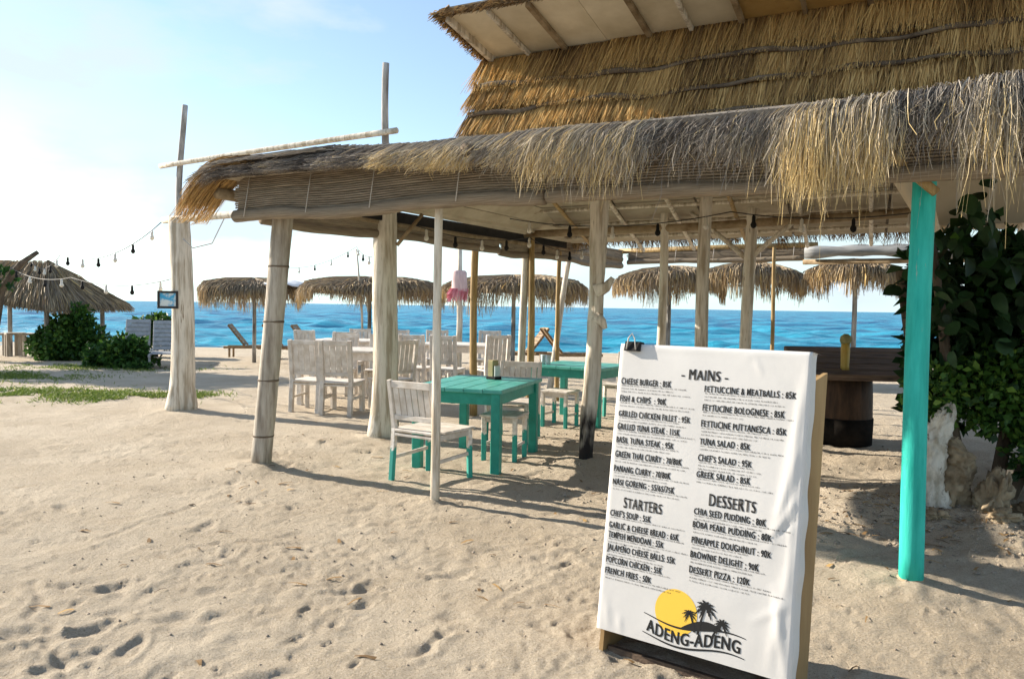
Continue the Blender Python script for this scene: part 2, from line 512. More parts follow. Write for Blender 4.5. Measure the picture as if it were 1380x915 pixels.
# ------------------------------------------------------------------ mesh helpers
class MB:
    def __init__(self):
        self.v = []
        self.f = []

    def add(self, vs, fs):
        o = len(self.v)
        self.v += [tuple(float(c) for c in p) for p in vs]
        self.f += [tuple(o + i for i in q) for q in fs]
        return self

    def box(self, c, size, rot=None, taper=1.0):
        hx, hy, hz = [q / 2 for q in size]
        vs = []
        for z in (-hz, hz):
            k = taper if z > 0 else 1
            for x, y in ((-hx, -hy), (hx, -hy), (hx, hy), (-hx, hy)):
                p = Vector((x * k, y * k, z))
                if rot is not None:
                    p = rot @ p
                vs.append((p.x + c[0], p.y + c[1], p.z + c[2]))
        return self.add(vs, [(0, 3, 2, 1), (4, 5, 6, 7), (0, 1, 5, 4), (1, 2, 6, 5), (2, 3, 7, 6), (3, 0, 4, 7)])

    def bbox(self, c, size, bev=.006, rot=None):
        """box with chamfered edges"""
        hx, hy, hz = [q / 2 for q in size]
        b = min(bev, hx * .45, hy * .45, hz * .45)
        import bmesh
        bm = bmesh.new()
        bmesh.ops.create_cube(bm, size=1)
        for v in bm.verts:
            v.co = Vector((v.co.x * 2 * hx, v.co.y * 2 * hy, v.co.z * 2 * hz))
        bmesh.ops.bevel(bm, geom=bm.edges[:], offset=b, segments=1, affect='EDGES')
        vs = []
        for v in bm.verts:
            p = Vector(v.co)
            if rot is not None:
                p = rot @ p
            vs.append((p.x + c[0], p.y + c[1], p.z + c[2]))
        fs = [[v.index for v in f.verts] for f in bm.faces]
        bm.free()
        return self.add(vs, fs)

    def bar(self, a, b, wx, wy, bev=.004):
        a = Vector(a)
        b = Vector(b)
        d = b - a
        q = d.to_track_quat('Z', 'Y').to_matrix()
        c = (a + b) / 2
        return self.bbox(c, (wx, wy, d.length), bev, q)

    def tube(self, pts, rad, sides=10, wob=0.0, seed=0, cap=True, lobes=None):
        rg = random.Random(seed)
        pts = [Vector(p) for p in pts]
        n = len(pts)
        if not hasattr(rad, '__len__'):
            rad = [rad] * n
        vs = []
        fs = []
        ph = [rg.uniform(0, 6.28) for _ in range(4)]
        up = Vector((.13, 1, .07)).normalized()
        for i in range(n):
            d = (pts[min(i + 1, n - 1)] - pts[max(i - 1, 0)])
            d.normalize()
            x = up.cross(d)
            if x.length < .1:
                x = Vector((1, .1, 0)).cross(d)
            x.normalize()
            y = d.cross(x)
            for k in range(sides):
                a = 2 * math.pi * k / sides
                rr = rad[i] * (1 + wob * (.5 * math.sin(2 * a + ph[0] + i * .35) + .35 * math.sin(3 * a + ph[1] - i * .5) + rg.uniform(-.35, .35)))
                if lobes:
                    rr *= lobes(a, i / max(1, n - 1))
                vs.append(pts[i] + x * (math.cos(a) * rr) + y * (math.sin(a) * rr))
        for i in range(n - 1):
            for k in range(sides):
                k2 = (k + 1) % sides
                fs.append((i * sides + k, i * sides + k2, (i + 1) * sides + k2, (i + 1) * sides + k))
        if cap:
            fs.append(tuple(reversed(range(sides))))
            fs.append(tuple((n - 1) * sides + k for k in range(sides)))
        return self.add(vs, fs)

    def build(self, name, m, parent=None, smooth=False, origin=None):
        me = bpy.data.meshes.new(name)
        v = self.v
        if origin is not None:
            v = [(p[0] - origin[0], p[1] - origin[1], p[2] - origin[2]) for p in v]
        me.from_pydata(v, [], self.f)
        me.update()
        if smooth:
            me.polygons.foreach_set("use_smooth", [True] * len(me.polygons))
        if m is not None:
            me.materials.append(m)
        o = bpy.data.objects.new(name, me)
        COL.objects.link(o)
        if origin is not None:
            o.location = origin
        if parent is not None:
            o.parent = parent
        return o


def np_mesh(name, V, F, m, parent=None, tint=None, smooth=True):
    V = np.asarray(V, np.float32)
    F = np.asarray(F, np.int32)
    me = bpy.data.meshes.new(name)
    me.vertices.add(len(V))
    me.vertices.foreach_set("co", V.ravel())
    k = F.shape[1]
    me.loops.add(F.size)
    me.loops.foreach_set("vertex_index", F.ravel())
    me.polygons.add(len(F))
    me.polygons.foreach_set("loop_start", np.arange(0, F.size, k, dtype=np.int32))
    me.polygons.foreach_set("loop_total", np.full(len(F), k, np.int32))
    if smooth:
        me.polygons.foreach_set("use_smooth", np.ones(len(F), bool))
    if tint is not None:
        a = me.attributes.new("tint", 'FLOAT', 'POINT')
        a.data.foreach_set("value", np.asarray(tint, np.float32))
    me.update(calc_edges=True)
    me.validate()
    if m is not None:
        me.materials.append(m)
    o = bpy.data.objects.new(name, me)
    COL.objects.link(o)
    if parent is not None:
        o.parent = parent
    return o


def ribbon_data(C, W, tint, seed=0, side=None):
    """C (n,k,3) centre lines, W (n,) widths -> verts, quads, tint"""
    rg = np.random.default_rng(seed)
    n, k, _ = C.shape
    T = np.gradient(C, axis=1)
    if side is None:
        side = rg.normal(size=(n, 3))
    X = np.cross(T, side[:, None, :])
    X /= np.linalg.norm(X, axis=2, keepdims=True) + 1e-9
    prof = np.linspace(1, .35, k)
    D = X * (W[:, None] * prof[None, :] * .5)[..., None]
    V = np.stack([C - D, C + D], axis=2).reshape(-1, 3)
    b = (np.arange(n) * k * 2)[:, None]
    i = (np.arange(k - 1) * 2)[None, :]
    F = np.stack([b + i, b + i + 1, b + i + 3, b + i + 2], axis=2).reshape(-1, 4)
    tt = np.asarray(tint)
    if tt.ndim == 1:
        tt = np.repeat(tt[:, None], k, axis=1)
    tt = np.repeat(tt[:, :, None], 2, axis=2).reshape(-1)
    return V, F, np.clip(tt, 0, 1)


def ribbons(name, C, W, tint, m, parent=None, seed=0, side=None):
    V, F, tt = ribbon_data(C, W, tint, seed, side)
    o = np_mesh(name, V, F, m, parent, tt)
    return o


def thing(name, label, cat, loc=(0, 0, 0), rz=0, group=None):
    o = bpy.data.objects.new(name, None)
    o.empty_display_size = .1
    COL.objects.link(o)
    o.location = loc
    o.rotation_euler = (0, 0, rz)
    tag(o, label, cat, group)
    return o


def tag(o, label, cat, group=None, kind=None):
    o["label"] = label
    o["category"] = cat
    if group:
        o["group"] = group
    if kind:
        o["kind"] = kind
    return o


def stuff(o):
    o["kind"] = "stuff"
    return o


def dup(root, loc, rz, label, group=None, sc=1.0):
    r = root.copy()
    COL.objects.link(r)
    r.location = loc
    r.rotation_euler = (0, 0, rz)
    r.scale = (sc, sc, sc)
    r["label"] = label
    if group:
        r["group"] = group
    for ch in list(root.children):
        c = ch.copy()
        COL.objects.link(c)
        c.parent = r
        for g in list(ch.children):
            d = g.copy()
            COL.objects.link(d)
            d.parent = c
    return r


# ------------------------------------------------------------------ ground
rows = np.concatenate([np.linspace(-40, 1.2, 14)[:-1], 1.25 * np.exp(np.linspace(0, math.log(45 / 1.25), 560)), np.linspace(47, 120, 20)])
tn = np.concatenate([-np.geomspace(40, 1.0, 14)[:-1], np.linspace(-1.0, 1.0, 560), np.geomspace(1.0, 40, 14)[1:]])
wd = np.maximum(rows, 1.25)
X = wd[:, None] * tn[None, :]
Y = np.repeat(rows[:, None], len(tn), axis=1)
Z = hsand(X, Y)
Z = drags(X, Y, stamp(X, Y, Z))
nr, ncl = X.shape
idx = np.arange(nr * ncl).reshape(nr, ncl)
F = np.stack([idx[:-1, :-1], idx[:-1, 1:], idx[1:, 1:], idx[1:, :-1]], axis=2).reshape(-1, 4)


def sand_material():
    m, t, b = new_mat("sand")
    N = t.nodes
    L = t.links
    co = N.new("ShaderNodeTexCoord")

    def noise(sc, det, ro=.6):
        n = N.new("ShaderNodeTexNoise")
        n.inputs["Scale"].default_value = sc
        n.inputs["Detail"].default_value = det
        n.inputs["Roughness"].default_value = ro
        L.new(co.outputs["Object"], n.inputs["Vector"])
        return n

    def ramp(src, a, ca, bb, cb):
        r = N.new("ShaderNodeValToRGB")
        r.color_ramp.elements[0].position = a
        r.color_ramp.elements[1].position = bb
        r.color_ramp.elements[0].color = (*ca, 1)
        r.color_ramp.elements[1].color = (*cb, 1)
        L.new(src, r.inputs[0])
        return r.outputs[0]

    def mix(f, a, bcol, mode='MIX'):
        x = N.new("ShaderNodeMix")
        x.data_type = 'RGBA'
        x.blend_type = mode
        if isinstance(f, float):
            x.inputs["Factor"].default_value = f
        else:
            L.new(f, x.inputs["Factor"])
        L.new(a, x.inputs["A"])
        if isinstance(bcol, tuple):
            x.inputs["B"].default_value = (*bcol, 1)
        else:
            L.new(bcol, x.inputs["B"])
        return x.outputs["Result"]

    base = ramp(noise(1.1, 8).outputs["Fac"], .35, (.47, .39, .285), .66, (.60, .515, .395))
    grains = noise(260, 3, .8)
    base = mix(ramp(grains.outputs["Fac"], .56, (0, 0, 0), .68, (.6, .6, .6)), base, (.25, .18, .115))
    grains2 = noise(150, 2, .8)
    base = mix(ramp(grains2.outputs["Fac"], .60, (0, 0, 0), .70, (.6, .6, .6)), base, (.68, .61, .50))
    g3 = noise(105, 5, .8)
    base = mix(ramp(g3.outputs["Fac"], .52, (0, 0, 0), .62, (.75, .75, .75)), base, (.26, .195, .135))
    g4 = noise(80, 5, .8)
    base = mix(ramp(g4.outputs["Fac"], .53, (0, 0, 0), .63, (.75, .75, .75)), base, (.66, .58, .48))
    dirt = noise(3.2, 9, .72)
    base = mix(ramp(dirt.outputs["Fac"], .60, (0, 0, 0), .74, (.55, .55, .55)), base, (.27, .19, .115))
    L.new(base, b.inputs["Base Color"])
    b.inputs["Roughness"].default_value = .95
    b.inputs["Specular IOR Level"].default_value = .12
    bn = noise(120, 6, .8)
    bn2 = noise(28, 7, .7)
    ad = N.new("ShaderNodeMath")
    ad.operation = 'MULTIPLY_ADD'
    L.new(bn2.outputs["Fac"], ad.inputs[0])
    ad.inputs[1].default_value = 2.2
    L.new(bn.outputs["Fac"], ad.inputs[2])
    bp = N.new("ShaderNodeBump")
    bp.inputs["Strength"].default_value = 1.0
    bp.inputs["Distance"].default_value = .016
    L.new(ad.outputs[0], bp.inputs["Height"])
    L.new(bp.outputs[0], b.inputs["Normal"])
    return m


g = np_mesh("sand_ground", np.stack([X, Y, Z], axis=2).reshape(-1, 3), F, sand_material())
g["kind"] = "structure"
g["label"] = "pale trodden beach sand with footprints and shadows"

# ------------------------------------------------------------------ sea
SEA_Z = -.55
rows = 24 * np.exp(np.linspace(0, math.log(9000 / 24), 520))
tn = np.concatenate([-np.geomspace(9, 1.1, 9)[:-1], np.linspace(-1.1, 1.1, 420), np.geomspace(1.1, 9, 9)[1:]])
X = rows[:, None] * tn[None, :]
Y = np.repeat(rows[:, None], len(tn), axis=1)


def waves(X, Y):
    z = np.zeros_like(X)
    rg = np.random.default_rng(3)
    sp = Y * (math.log(9000 / 24) / 520)
    for lam, amp, n in ((5.5, .055, 5), (2.6, .036, 6), (1.2, .018, 6), (12, .06, 3)):
        for i in range(n):
            a = R(-90) + rg.normal(0, .45)
            ph = rg.uniform(0, 6.28)
            l = lam * rg.uniform(.7, 1.35)
            fade = np.clip(l / (sp * 3.5) - .6, 0, 1)
            arg = 2 * np.pi / l * (X * math.cos(a) + Y * math.sin(a) + .8 * vnoise(X, Y, 9, 20 + i)) + ph
            z += fade * amp * (1 - 2 * np.abs(np.sin(arg / 2))) * (.6 + .6 * vnoise(X, Y, 14, 30 + i))
    return z * 2.0


Z = SEA_Z + waves(X, Y) * np.clip((Y - 26) / 14, .15, 1)
nr, ncl = X.shape
idx = np.arange(nr * ncl).reshape(nr, ncl)
F = np.stack([idx[:-1, :-1], idx[:-1, 1:], idx[1:, 1:], idx[1:, :-1]], axis=2).reshape(-1, 4)


def sea_material():
    m, t, b = new_mat("sea_water")
    N = t.nodes
    L = t.links
    co = N.new("ShaderNodeTexCoord")
    mpg = N.new("ShaderNodeMapping")
    mpg.inputs["Scale"].default_value = (.28, 1, 1)
    L.new(co.outputs["Object"], mpg.inputs[0])
    n1 = N.new("ShaderNodeTexNoise")
    n1.inputs["Scale"].default_value = .55
    n1.inputs["Detail"].default_value = 6
    L.new(mpg.outputs[0], n1.inputs["Vector"])
    ra = N.new("ShaderNodeValToRGB")
    ra.color_ramp.elements[0].position = .40
    ra.color_ramp.elements[1].position = .58
    ra.color_ramp.elements[0].color = (.002, .06, .17, 1)
    ra.color_ramp.elements[1].color = (.03, .31, .46, 1)  # ripple highlights and dark ripples painted into the water colour
    L.new(n1.outputs["Fac"], ra.inputs[0])
    sp = N.new("ShaderNodeSeparateXYZ")
    L.new(co.outputs["Object"], sp.inputs[0])
    mr = N.new("ShaderNodeMapRange")
    mr.inputs["From Min"].default_value = 34
    mr.inputs["From Max"].default_value = 130
    mr.inputs["To Min"].default_value = .4
    mr.inputs["To Max"].default_value = 0
    L.new(sp.outputs["Y"], mr.inputs["Value"])
    mx = N.new("ShaderNodeMix")
    mx.data_type = 'RGBA'
    L.new(mr.outputs[0], mx.inputs["Factor"])
    L.new(ra.outputs[0], mx.inputs["A"])
    mx.inputs["B"].default_value = (.05, .36, .48, 1)
    L.new(mx.outputs["Result"], b.inputs["Base Color"])
    b.inputs["Roughness"].default_value = .3
    b.inputs["IOR"].default_value = 1.33
    b.inputs["Specular IOR Level"].default_value = .12
    n2 = N.new("ShaderNodeTexNoise")
    n2.inputs["Scale"].default_value = 1.9
    n2.inputs["Detail"].default_value = 7
    n2.inputs["Roughness"].default_value = .6
    L.new(mpg.outputs[0], n2.inputs["Vector"])
    bp = N.new("ShaderNodeBump")
    bp.inputs["Strength"].default_value = 1.0
    bp.inputs["Distance"].default_value = .35
    L.new(n2.outputs["Fac"], bp.inputs["Height"])
    L.new(bp.outputs[0], b.inputs["Normal"])
    return m


sea = np_mesh("sea", np.stack([X, Y, Z], axis=2).reshape(-1, 3), F, sea_material())
sea["kind"] = "structure"
sea["label"] = "blue rippled sea reaching to the horizon"

# ------------------------------------------------------------------ pavilion
pav = thing("thatched_pavilion", "open beach restaurant pavilion with shaggy thatched roof on white and turquoise posts", "pavilion",
            (float(P(2, 2)[0]), float(P(2, 2)[1]), 0))
PO = Vector(pav.location)


def pbuild(mb, name, m, smooth=False, parent=None):
    """build a part whose verts are in world coordinates, parented without moving"""
    o = mb.build(name, m, None, smooth)
    o.parent = parent or pav
    if parent is None:
        o.matrix_parent_inverse = Matrix.Translation(-PO)
    return o


def pnp(name, V, F, m, tint=None, parent=None):
    o = np_mesh(name, V, F, m, None, tint)
    o.parent = parent or pav
    if parent is None:
        o.matrix_parent_inverse = Matrix.Translation(-PO)
    return o


def pribbons(name, C, W, tint, m, seed=0, side=None, parent=None):
    V, F, tt = ribbon_data(C, W, tint, seed, side)
    o = pnp(name, V, F, m, tt, parent)
    return stuff(o)


def post(a, b, ra, rb, m, sides=14, wob=.05, n=14, bend=.02, seed=1, lobes=None, label=None, name="post"):
    a = Vector(a)
    b = Vector(b)
    rg = random.Random(seed)
    p1 = rg.uniform(0, 6)
    p2 = rg.uniform(0, 6)
    pts = []
    rad = []
    for i in range(n):
        k = i / (n - 1)
        p = a.lerp(b, k)
        p.x += bend * math.sin(k * 4 + p1) - bend * math.sin(p1)
        p.y += bend * math.sin(k * 3.3 + p2) - bend * math.sin(p2)
        pts.append(p)
        rad.append(ra + (rb - ra) * k)
    mb = MB().tube(pts, rad, sides, wob, seed, True, lobes)
    o = pbuild(mb, name, m, True)
    if label:
        o["label"] = label
    return o


def gpt(s, t, dz=-.05):
    p = P(s, t)
    return (p[0], p[1], gz(p[0], p[1]) + dz)


# front left post: grey bamboo with joints
p = gpt(0, 0)
top = P(.05, 0, 2.36)
bl = post(p, (top[0] + .17, top[1], top[2]), .090, .088, M_GREYPOST, 16, .035, 16, 0, 3, label="grey weathered giant bamboo corner post")
for k in (.12, .335, .56, .77):
    q = Vector(p).lerp(Vector((top[0] + .17, top[1], top[2])), k)
    mb = MB().tube([q + Vector((0, 0, -.009)), q + Vector((0, 0, -.004)), q + Vector((0, 0, .004)), q + Vector((0, 0, .009))], [.0895, .0935, .0935, .0895], 16, .03, 3)
    o = mb.build("bamboo_node", M_BARK, None, True)
    o.parent = bl
# thin white front post
post((-.57, 5.82, -.04), (-.545, 5.84, 2.4), .036, .032, M_WHITEPOST, 10, .06, 12, .01, 8, label="thin white painted front post")
# turquoise post
post((2.19, 4.14, .0), (2.20, 4.15, 2.55), .062, .058, M_TEALPOST, 16, .03, 14, .012, 12, label="bright turquoise painted post beside the menu board")
mb = MB().tube([(2.19, 4.14, -.06), (2.19, 4.14, .06), (2.19, 4.14, .075)], [.068, .066, .05], 16, .12, 4)
o = pbuild(mb, "post_foot", M_ROCK, True)
# row two: logs
def ridge(a, k):
    return 1 + .16 * math.cos(a - 2.6 + .5 * math.sin(k * 5)) + (.45 * max(0, .12 - k) / .12 * (.6 + .4 * math.cos(3 * a)))


post(gpt(-.3, 2.0), (P(-.3, 2.0)[0] + .05, P(-.3, 2.0)[1], 2.75), .15, .128, M_WHITEPOST, 20, .05, 26, .02, 21, ridge, "thick white log post with a split ridge")
o = post((.73, 7.47, -.05), (.80, 7.49, 2.9), .066, .088, M_LOG2, 18, .2, 26, .03, 23, None, "knotty whitewashed log post with charred black foot")
mb = MB().tube([(.80, 7.47, 1.66), (.90, 7.44, 1.70), (.96, 7.43, 1.79)], [.075, .045, .022], 8, .12, 3)
k_ = mb.build("branch_stub", M_WHITEPOST, None, True)
k_.parent = o
mb = MB().tube([(.80, 7.47, 1.42), (.87, 7.44, 1.36), (.90, 7.43, 1.30)], [.06, .04, .02], 8, .12, 3)
k_ = mb.build("branch_stub", M_WHITEPOST, None, True)
k_.parent = o
# sign post on the left with a pole above
a = gpt(-3.96, 1.95)
post(a, (a[0] + .02, a[1], 2.64), .165, .135, M_WHITEPOST, 18, .07, 22, .025, 31, lambda an, k: 1 + .35 * max(0, .15 - k) / .15 * (.6 + .4 * math.cos(3 * an)), "thick whitewashed trunk post left of the roof")
post((a[0] - .02, a[1], 2.5), (a[0] + .03, a[1], 4.18), .042, .036, M_GREYPOLE, 10, .05, 10, .02, 33, name="pole")
q = P(-.3, 2.0)
post((q[0] + .02, q[1], 2.6), (q[0] + .01, q[1], 4.2), .044, .04, M_GREYPOLE, 10, .05, 10, .02, 36, name="pole")
# two rails joining them
post((a[0] - .32, a[1] + .1, 3.36), (q[0] + .1, q[1] - .09, 3.43), .034, .034, M_WHITEPOST, 12, .02, 14, .02, 38, name="rail")
post((a[0] - .28, a[1] + .1, 2.62), (q[0] + .1, q[1] - .2, 2.62), .045, .045, M_WHITEPOST, 10, .05, 14, .02, 39, name="rail")
# inner posts
for (s, t, r, m, z, lb, sd_) in [(-.45, 4.0, .05, M_BAMBOO, 2.7, "brown bamboo post", 41), (-.42, 5.2, .055, M_WHITEPOST, 2.7, "pale post paired with bamboo", 42),
                            (-.28, 5.2, .05, M_BAMBOO, 2.7, "brown bamboo post beside a pale one", 43), (-.35, 6.2, .035, M_BAMBOO, 2.7, "thin dark bamboo post", 44),
                            (1.82, 5.0, .055, M_WHITEPOST, 2.9, None, 46), (2.73, 4.0, .074, M_WHITEPOST, 2.9, None, 47),
                            (2.96, 5.0, .072, M_WHITEPOST, 2.9, None, 48), (2.55, 8.0, .03, M_BAMBOO, 2.5, None, 49)]:
    b_ = gpt(s, t)
    o = post(b_, (b_[0] + .02, b_[1], z), r * 1.08, r * .95, m, 12, .06, 14, .015, sd_)
    if lb:
        o["label"] = lb
b_ = gpt(-.95, 7.0)
post(b_, (b_[0] + .36, b_[1] + .05, 2.4), .055, .045, M_WHITEPOST, 10, .06, 12, .02, 51, label="leaning white post at the sea side")
# Y braces on an inner post
c = P(2.96, 5.0)
for sx in (-1, 1):
    e = P(2.96 + sx * .75, 5.0)
    mb = MB().tube([(c[0], c[1], 2.12), ((c[0] * .45 + e[0] * .55), (c[1] * .45 + e[1] * .55), 2.47), (e[0], e[1], 2.74)], [.035, .03, .028], 8, .1, 5)
    pbuild(mb, "brace", M_WHITEPOST, True)
q = P(-.3, 2.0)
mb = MB().tube([(q[0] + .13, q[1], 2.17), (q[0] + .42, q[1] - .05, 2.52)], [.022, .022], 8, .05, 6)
pbuild(mb, "brace", M_RAFTER, True)
mb = MB().bar((2.19, 4.03, 2.12), (1.93, 4.1, 2.36), .05, .04)
pbuild(mb, "brace", M_BAMBOO)

# --- lower roof: hip of three faces, thatch above, cream boards below
A_ = P(-.12, -.32, 2.585)
B_ = P(7.8, -.32, 2.43)
C_ = P(7.8, 2.35, 3.12)
D_ = P(.95, 2.35, 3.16)
F_ = P(-.3, 6.5, 2.56)
G_ = P(7.8, 6.5, 2.56)


def slab(name, pts, th, m, off=0.0):
    pts = [Vector(p) for p in pts]
    nn = (pts[1] - pts[0]).cross(pts[2] - pts[0]).normalized()
    if nn.z < 0:
        nn = -nn
    lo = [p_ + nn * off for p_ in pts]
    hi = [p_ + nn * (off + th) for p_ in pts]
    n = len(pts)
    fs = [tuple(range(n))[::-1], tuple(range(n, 2 * n))]
    for i in range(n):
        j = (i + 1) % n
        fs.append((i, j, n + j, n + i))
    mb = MB().add(lo + hi, fs)
    return pbuild(mb, name, m)


M_THSLAB = mat("thatch_mass", (.11, .09, .075), (.30, .26, .21), 18, (1, 1, 1), .95, .9, 40)
slab("roof_thatch", [A_, B_, C_, D_], .10, M_THSLAB)
slab("roof_thatch", [A_, D_, F_], .10, M_THSLAB)
slab("roof_thatch", [D_, C_, G_, F_], .10, M_THSLAB)


def lerp(a, b, k):
    return np.asarray(a) * (1 - k) + np.asarray(b) * k


# ceiling boards under the rear slope (seen through the open front)
nb = 7
ns = 4
for i in range(nb):
    for j in range(ns):
        k0, k1 = i / nb + .002, (i + 1) / nb - .002
        l0, l1 = j / ns + .004, (j + 1) / ns - .004

        def Q(k, l):
            return lerp(lerp(D_, C_, k), lerp(F_, G_, k), l)
        slab("ceiling_board", [Q(k0, l0), Q(k1, l0), Q(k1, l1), Q(k0, l1)], .012, M_CEIL, -.03)
for j in range(4):
    l0, l1 = j / 4 + .005, (j + 1) / 4 - .005
    slab("ceiling_board", [lerp(A_, D_, l0), lerp(A_, D_, l1), lerp(F_, D_, l1), lerp(F_, D_, l0)], .012, M_CEIL, -.03)
for i in range(6):
    k0, k1 = i / 6 + .003, (i + 1) / 6 - .003
    slab("ceiling_board", [lerp(A_, B_, k0), lerp(A_, B_, k1), lerp(D_, C_, k1), lerp(D_, C_, k0)], .012, M_CEIL, -.03)
# purlins, rafters
for k, l in ((.15, 0), (.32, 0), (.5, 0), (.68, 0), (.86, 0)):
    a_ = lerp(D_, F_, k) - np.array([0, 0, .075])
    b_ = lerp(C_, G_, k) - np.array([0, 0, .075])
    mb = MB().tube([a_, lerp(a_, b_, .33) - np.array([0, 0, .015]), lerp(a_, b_, .66), b_], .022, 8, .08, int(k * 100))
    pbuild(mb, "purlin", M_RAFTER if int(k * 100) % 2 else M_WHITEPOST, True)
for i in range(10):
    k = .04 + i * .1
    a_ = lerp(D_, C_, k) - np.array([0, 0, .12])
    b_ = lerp(F_, G_, k + .01) - np.array([0, 0, .12])
    mb = MB().tube([a_, lerp(a_, b_, .5), lerp(a_, b_, 1.06)], .026, 8, .08, i)
    pbuild(mb, "rafter", M_WHITEPOST if i % 3 else M_BAMBOO, True)
# eave beams
for a_, b_ in ((P(-.05, 0, 2.50), P(7.8, 0, 2.46)), (P(-.35, -.2, 2.47), P(-.35, 8.6, 2.40)), (P(-.4, 2.0, 2.62), P(7.5, 2.0, 2.66)), (P(-.3, 5, 2.55), P(7.5, 5, 2.62))):
    mb = MB().tube([a_, lerp(a_, b_, .3) + np.array([0, 0, -.02]), lerp(a_, b_, .65) + np.array([0, 0, .01]), b_], .05, 10, .08, 3)
    pbuild(mb, "eave_beam", M_RAFTER, True)
# dark and cream fascia strips along the left eave, inside
for z0, z1, m, s0 in ((2.44, 2.56, M_BLACK, -.28), (2.565, 2.80, M_PLASTER, -.10)):
    mb = MB()
    a_ = P(s0, 1.6)
    b_ = P(s0, 6.3)
    cpt = (a_ + b_) / 2
    mb.bbox((cpt[0], cpt[1], (z0 + z1) / 2), (.02, 4.7, z1 - z0), .003, Matrix.Rotation(YAW, 3, 'Z'))
    pbuild(mb, "fascia_board", m)


# --- blinds: rolled bamboo curtain made of thin horizontal slats
def blind(s0t0, s1t1, ztop, zbot, roll, name, sag, seed, out, nseg=40, step=.0175, ends=0.0, frac=1.0):
    rg = np.random.default_rng(seed)
    a_ = P(*s0t0)
    b_ = P(*s1t1)
    d = (b_ - a_)
    Ln = np.linalg.norm(d)
    d /= Ln
    nrm = np.array([d[1], -d[0], 0]) * out
    nsl = int((ztop - zbot) / step)
    k = np.linspace(0, 1, nseg)
    Vs = []
    Fs = []
    o = 0
    wobz = sag * np.sin(k * np.pi * 3 + seed) + .012 * vnoise(k * 9, k * 0 + seed, 1, 40)
    for i in range(nsl):
        z = ztop - i * step
        f_ = i / max(1, nsl - 1)
        off = .012 + .038 * math.sin(f_ * 2.6) + .008 * vnoise(k * 14, k * 0 + i * .15, 1, 41)
        st = a_[None, :] + d[None, :] * (k * Ln)[:, None] * 1.0
        e0 = ends * (1 - f_) * .5
        st = st + d[None, :] * (rg.normal(0, .012) - e0 * 0)
        off = off + rg.normal(0, .003)
        c_ = st + nrm[None, :] * off[:, None] + np.array([0, 0, 1.0])[None, :] * (z + wobz * f_)[:, None]
        hh = step * .36 * rg.uniform(.7, 1.15)
        th = .0035
        for dz, dn in ((-hh, -th), (hh, -th), (hh, th), (-hh, th)):
            Vs.append(c_ + nrm * dn + np.array([0, 0, dz]))
        for j in range(nseg - 1):
            for q0, q1 in ((0, 1), (1, 2), (2, 3), (3, 0)):
                Fs.append((o + q0 * nseg + j, o + q1 * nseg + j, o + q1 * nseg + j + 1, o + q0 * nseg + j + 1))
        o += 4 * nseg
    V = np.concatenate(Vs)
    root = bpy.data.objects.new("x", None)
    for zz_ in (ztop, zbot - .01):
        Vs.append(a_[None, :] + d[None, :] * (k * Ln)[:, None] + nrm[None, :] * (.012 if zz_ == ztop else .028) + np.array([0, 0, 1.0])[None, :] * (zz_ + wobz * (zz_ != ztop))[:, None])
    for j in range(nseg - 1):
        Fs.append((o + j, o + nseg + j, o + nseg + j + 1, o + j + 1))
    V = np.concatenate(Vs)
    ob = pnp(name, V, np.array(Fs), M_BLIND)
    bpy.data.objects.remove(root)
    stuff(ob)
    # the roll at the bottom: a spiral-lined tube
    pts = []
    for kk, wz in zip(k, wobz):
        p_ = a_ + d * (kk * Ln)
        p_ = p_ + nrm * (.035 * math.sin(2.6) + roll * .6) + np.array([0, 0, zbot + wz - roll * .2])
        pts.append(p_)
    mb = MB().tube(pts, [roll * (1 + .06 * math.sin(i * .9 + seed)) for i in range(nseg)], 14, .05, seed)
    r_ = pbuild(mb, "blind_roll", M_MAT, True)
    # cords
    for kk in (.06, .3, .52, .78, .95):
        p_ = a_ + d * kk * Ln + nrm * .05
        mb2 = MB().tube([(p_[0], p_[1], ztop), (p_[0] + nrm[0] * .03, p_[1] + nrm[1] * .03, (ztop + zbot) / 2), (p_[0] + nrm[0] * (roll * 1.3), p_[1] + nrm[1] * (roll * 1.3), zbot - .02)], .004, 5)
        pbuild(mb2, "cord", M_WIREW, True)
    return ob


blind((-.13, -.12), (3.0, -.12), 2.60, 2.255, .05, "bamboo_blind", .012, 1, 1)
blind((3.02, -.12), (7.8, -.12), 2.58, 2.225, .045, "bamboo_blind", .012, 2, 1)
blind((-.30, .3), (-.30, 4.4), 2.56, 2.30, .05, "bamboo_blind", .02, 3, -1)
blind((-.30, 4.45), (-.30, 8.6), 2.56, 2.28, .05, "bamboo_blind", .02, 4, -1)
# rear frame with rolled mats
blind((-.2, 8.6), (2.9, 8.6), 2.55, 2.36, .045, "bamboo_blind", .01, 5, 1)
mb = MB()
mb.tube([P(-.4, 8.6, 2.55), P(1.5, 8.6, 2.57), P(3.1, 8.6, 2.57)], .045, 8, .08, 4)
pbuild(mb, "eave_beam", M_BAMBOO, True)
tt = np.linspace(0, 1, 30)
pts = [P(2.95 + 4.8 * k, 8.4, 2.43 + .02 * math.sin(k * 11)) for k in tt]
mb = MB().tube(pts, [.095 + .012 * math.sin(i * 1.7) for i in range(30)], 12, .2, 9)
pbuild(mb, "rolled_tarp", mat("grey_rolled_tarp", (.15, .155, .155), (.36, .36, .35), 5, (.4, .4, 4), .7, .8, 9), True)
mb = MB().tube([P(2.9, 8.5, 2.29), P(5, 8.5, 2.285), P(7.8, 8.5, 2.29)], .04, 8, .08, 4)
pbuild(mb, "eave_beam", M_RAFTER, True)

# --- thatch on the lower roof
rg = np.random.default_rng(21)


def zr(t):
    return 2.80 + .19 * (t + .3)


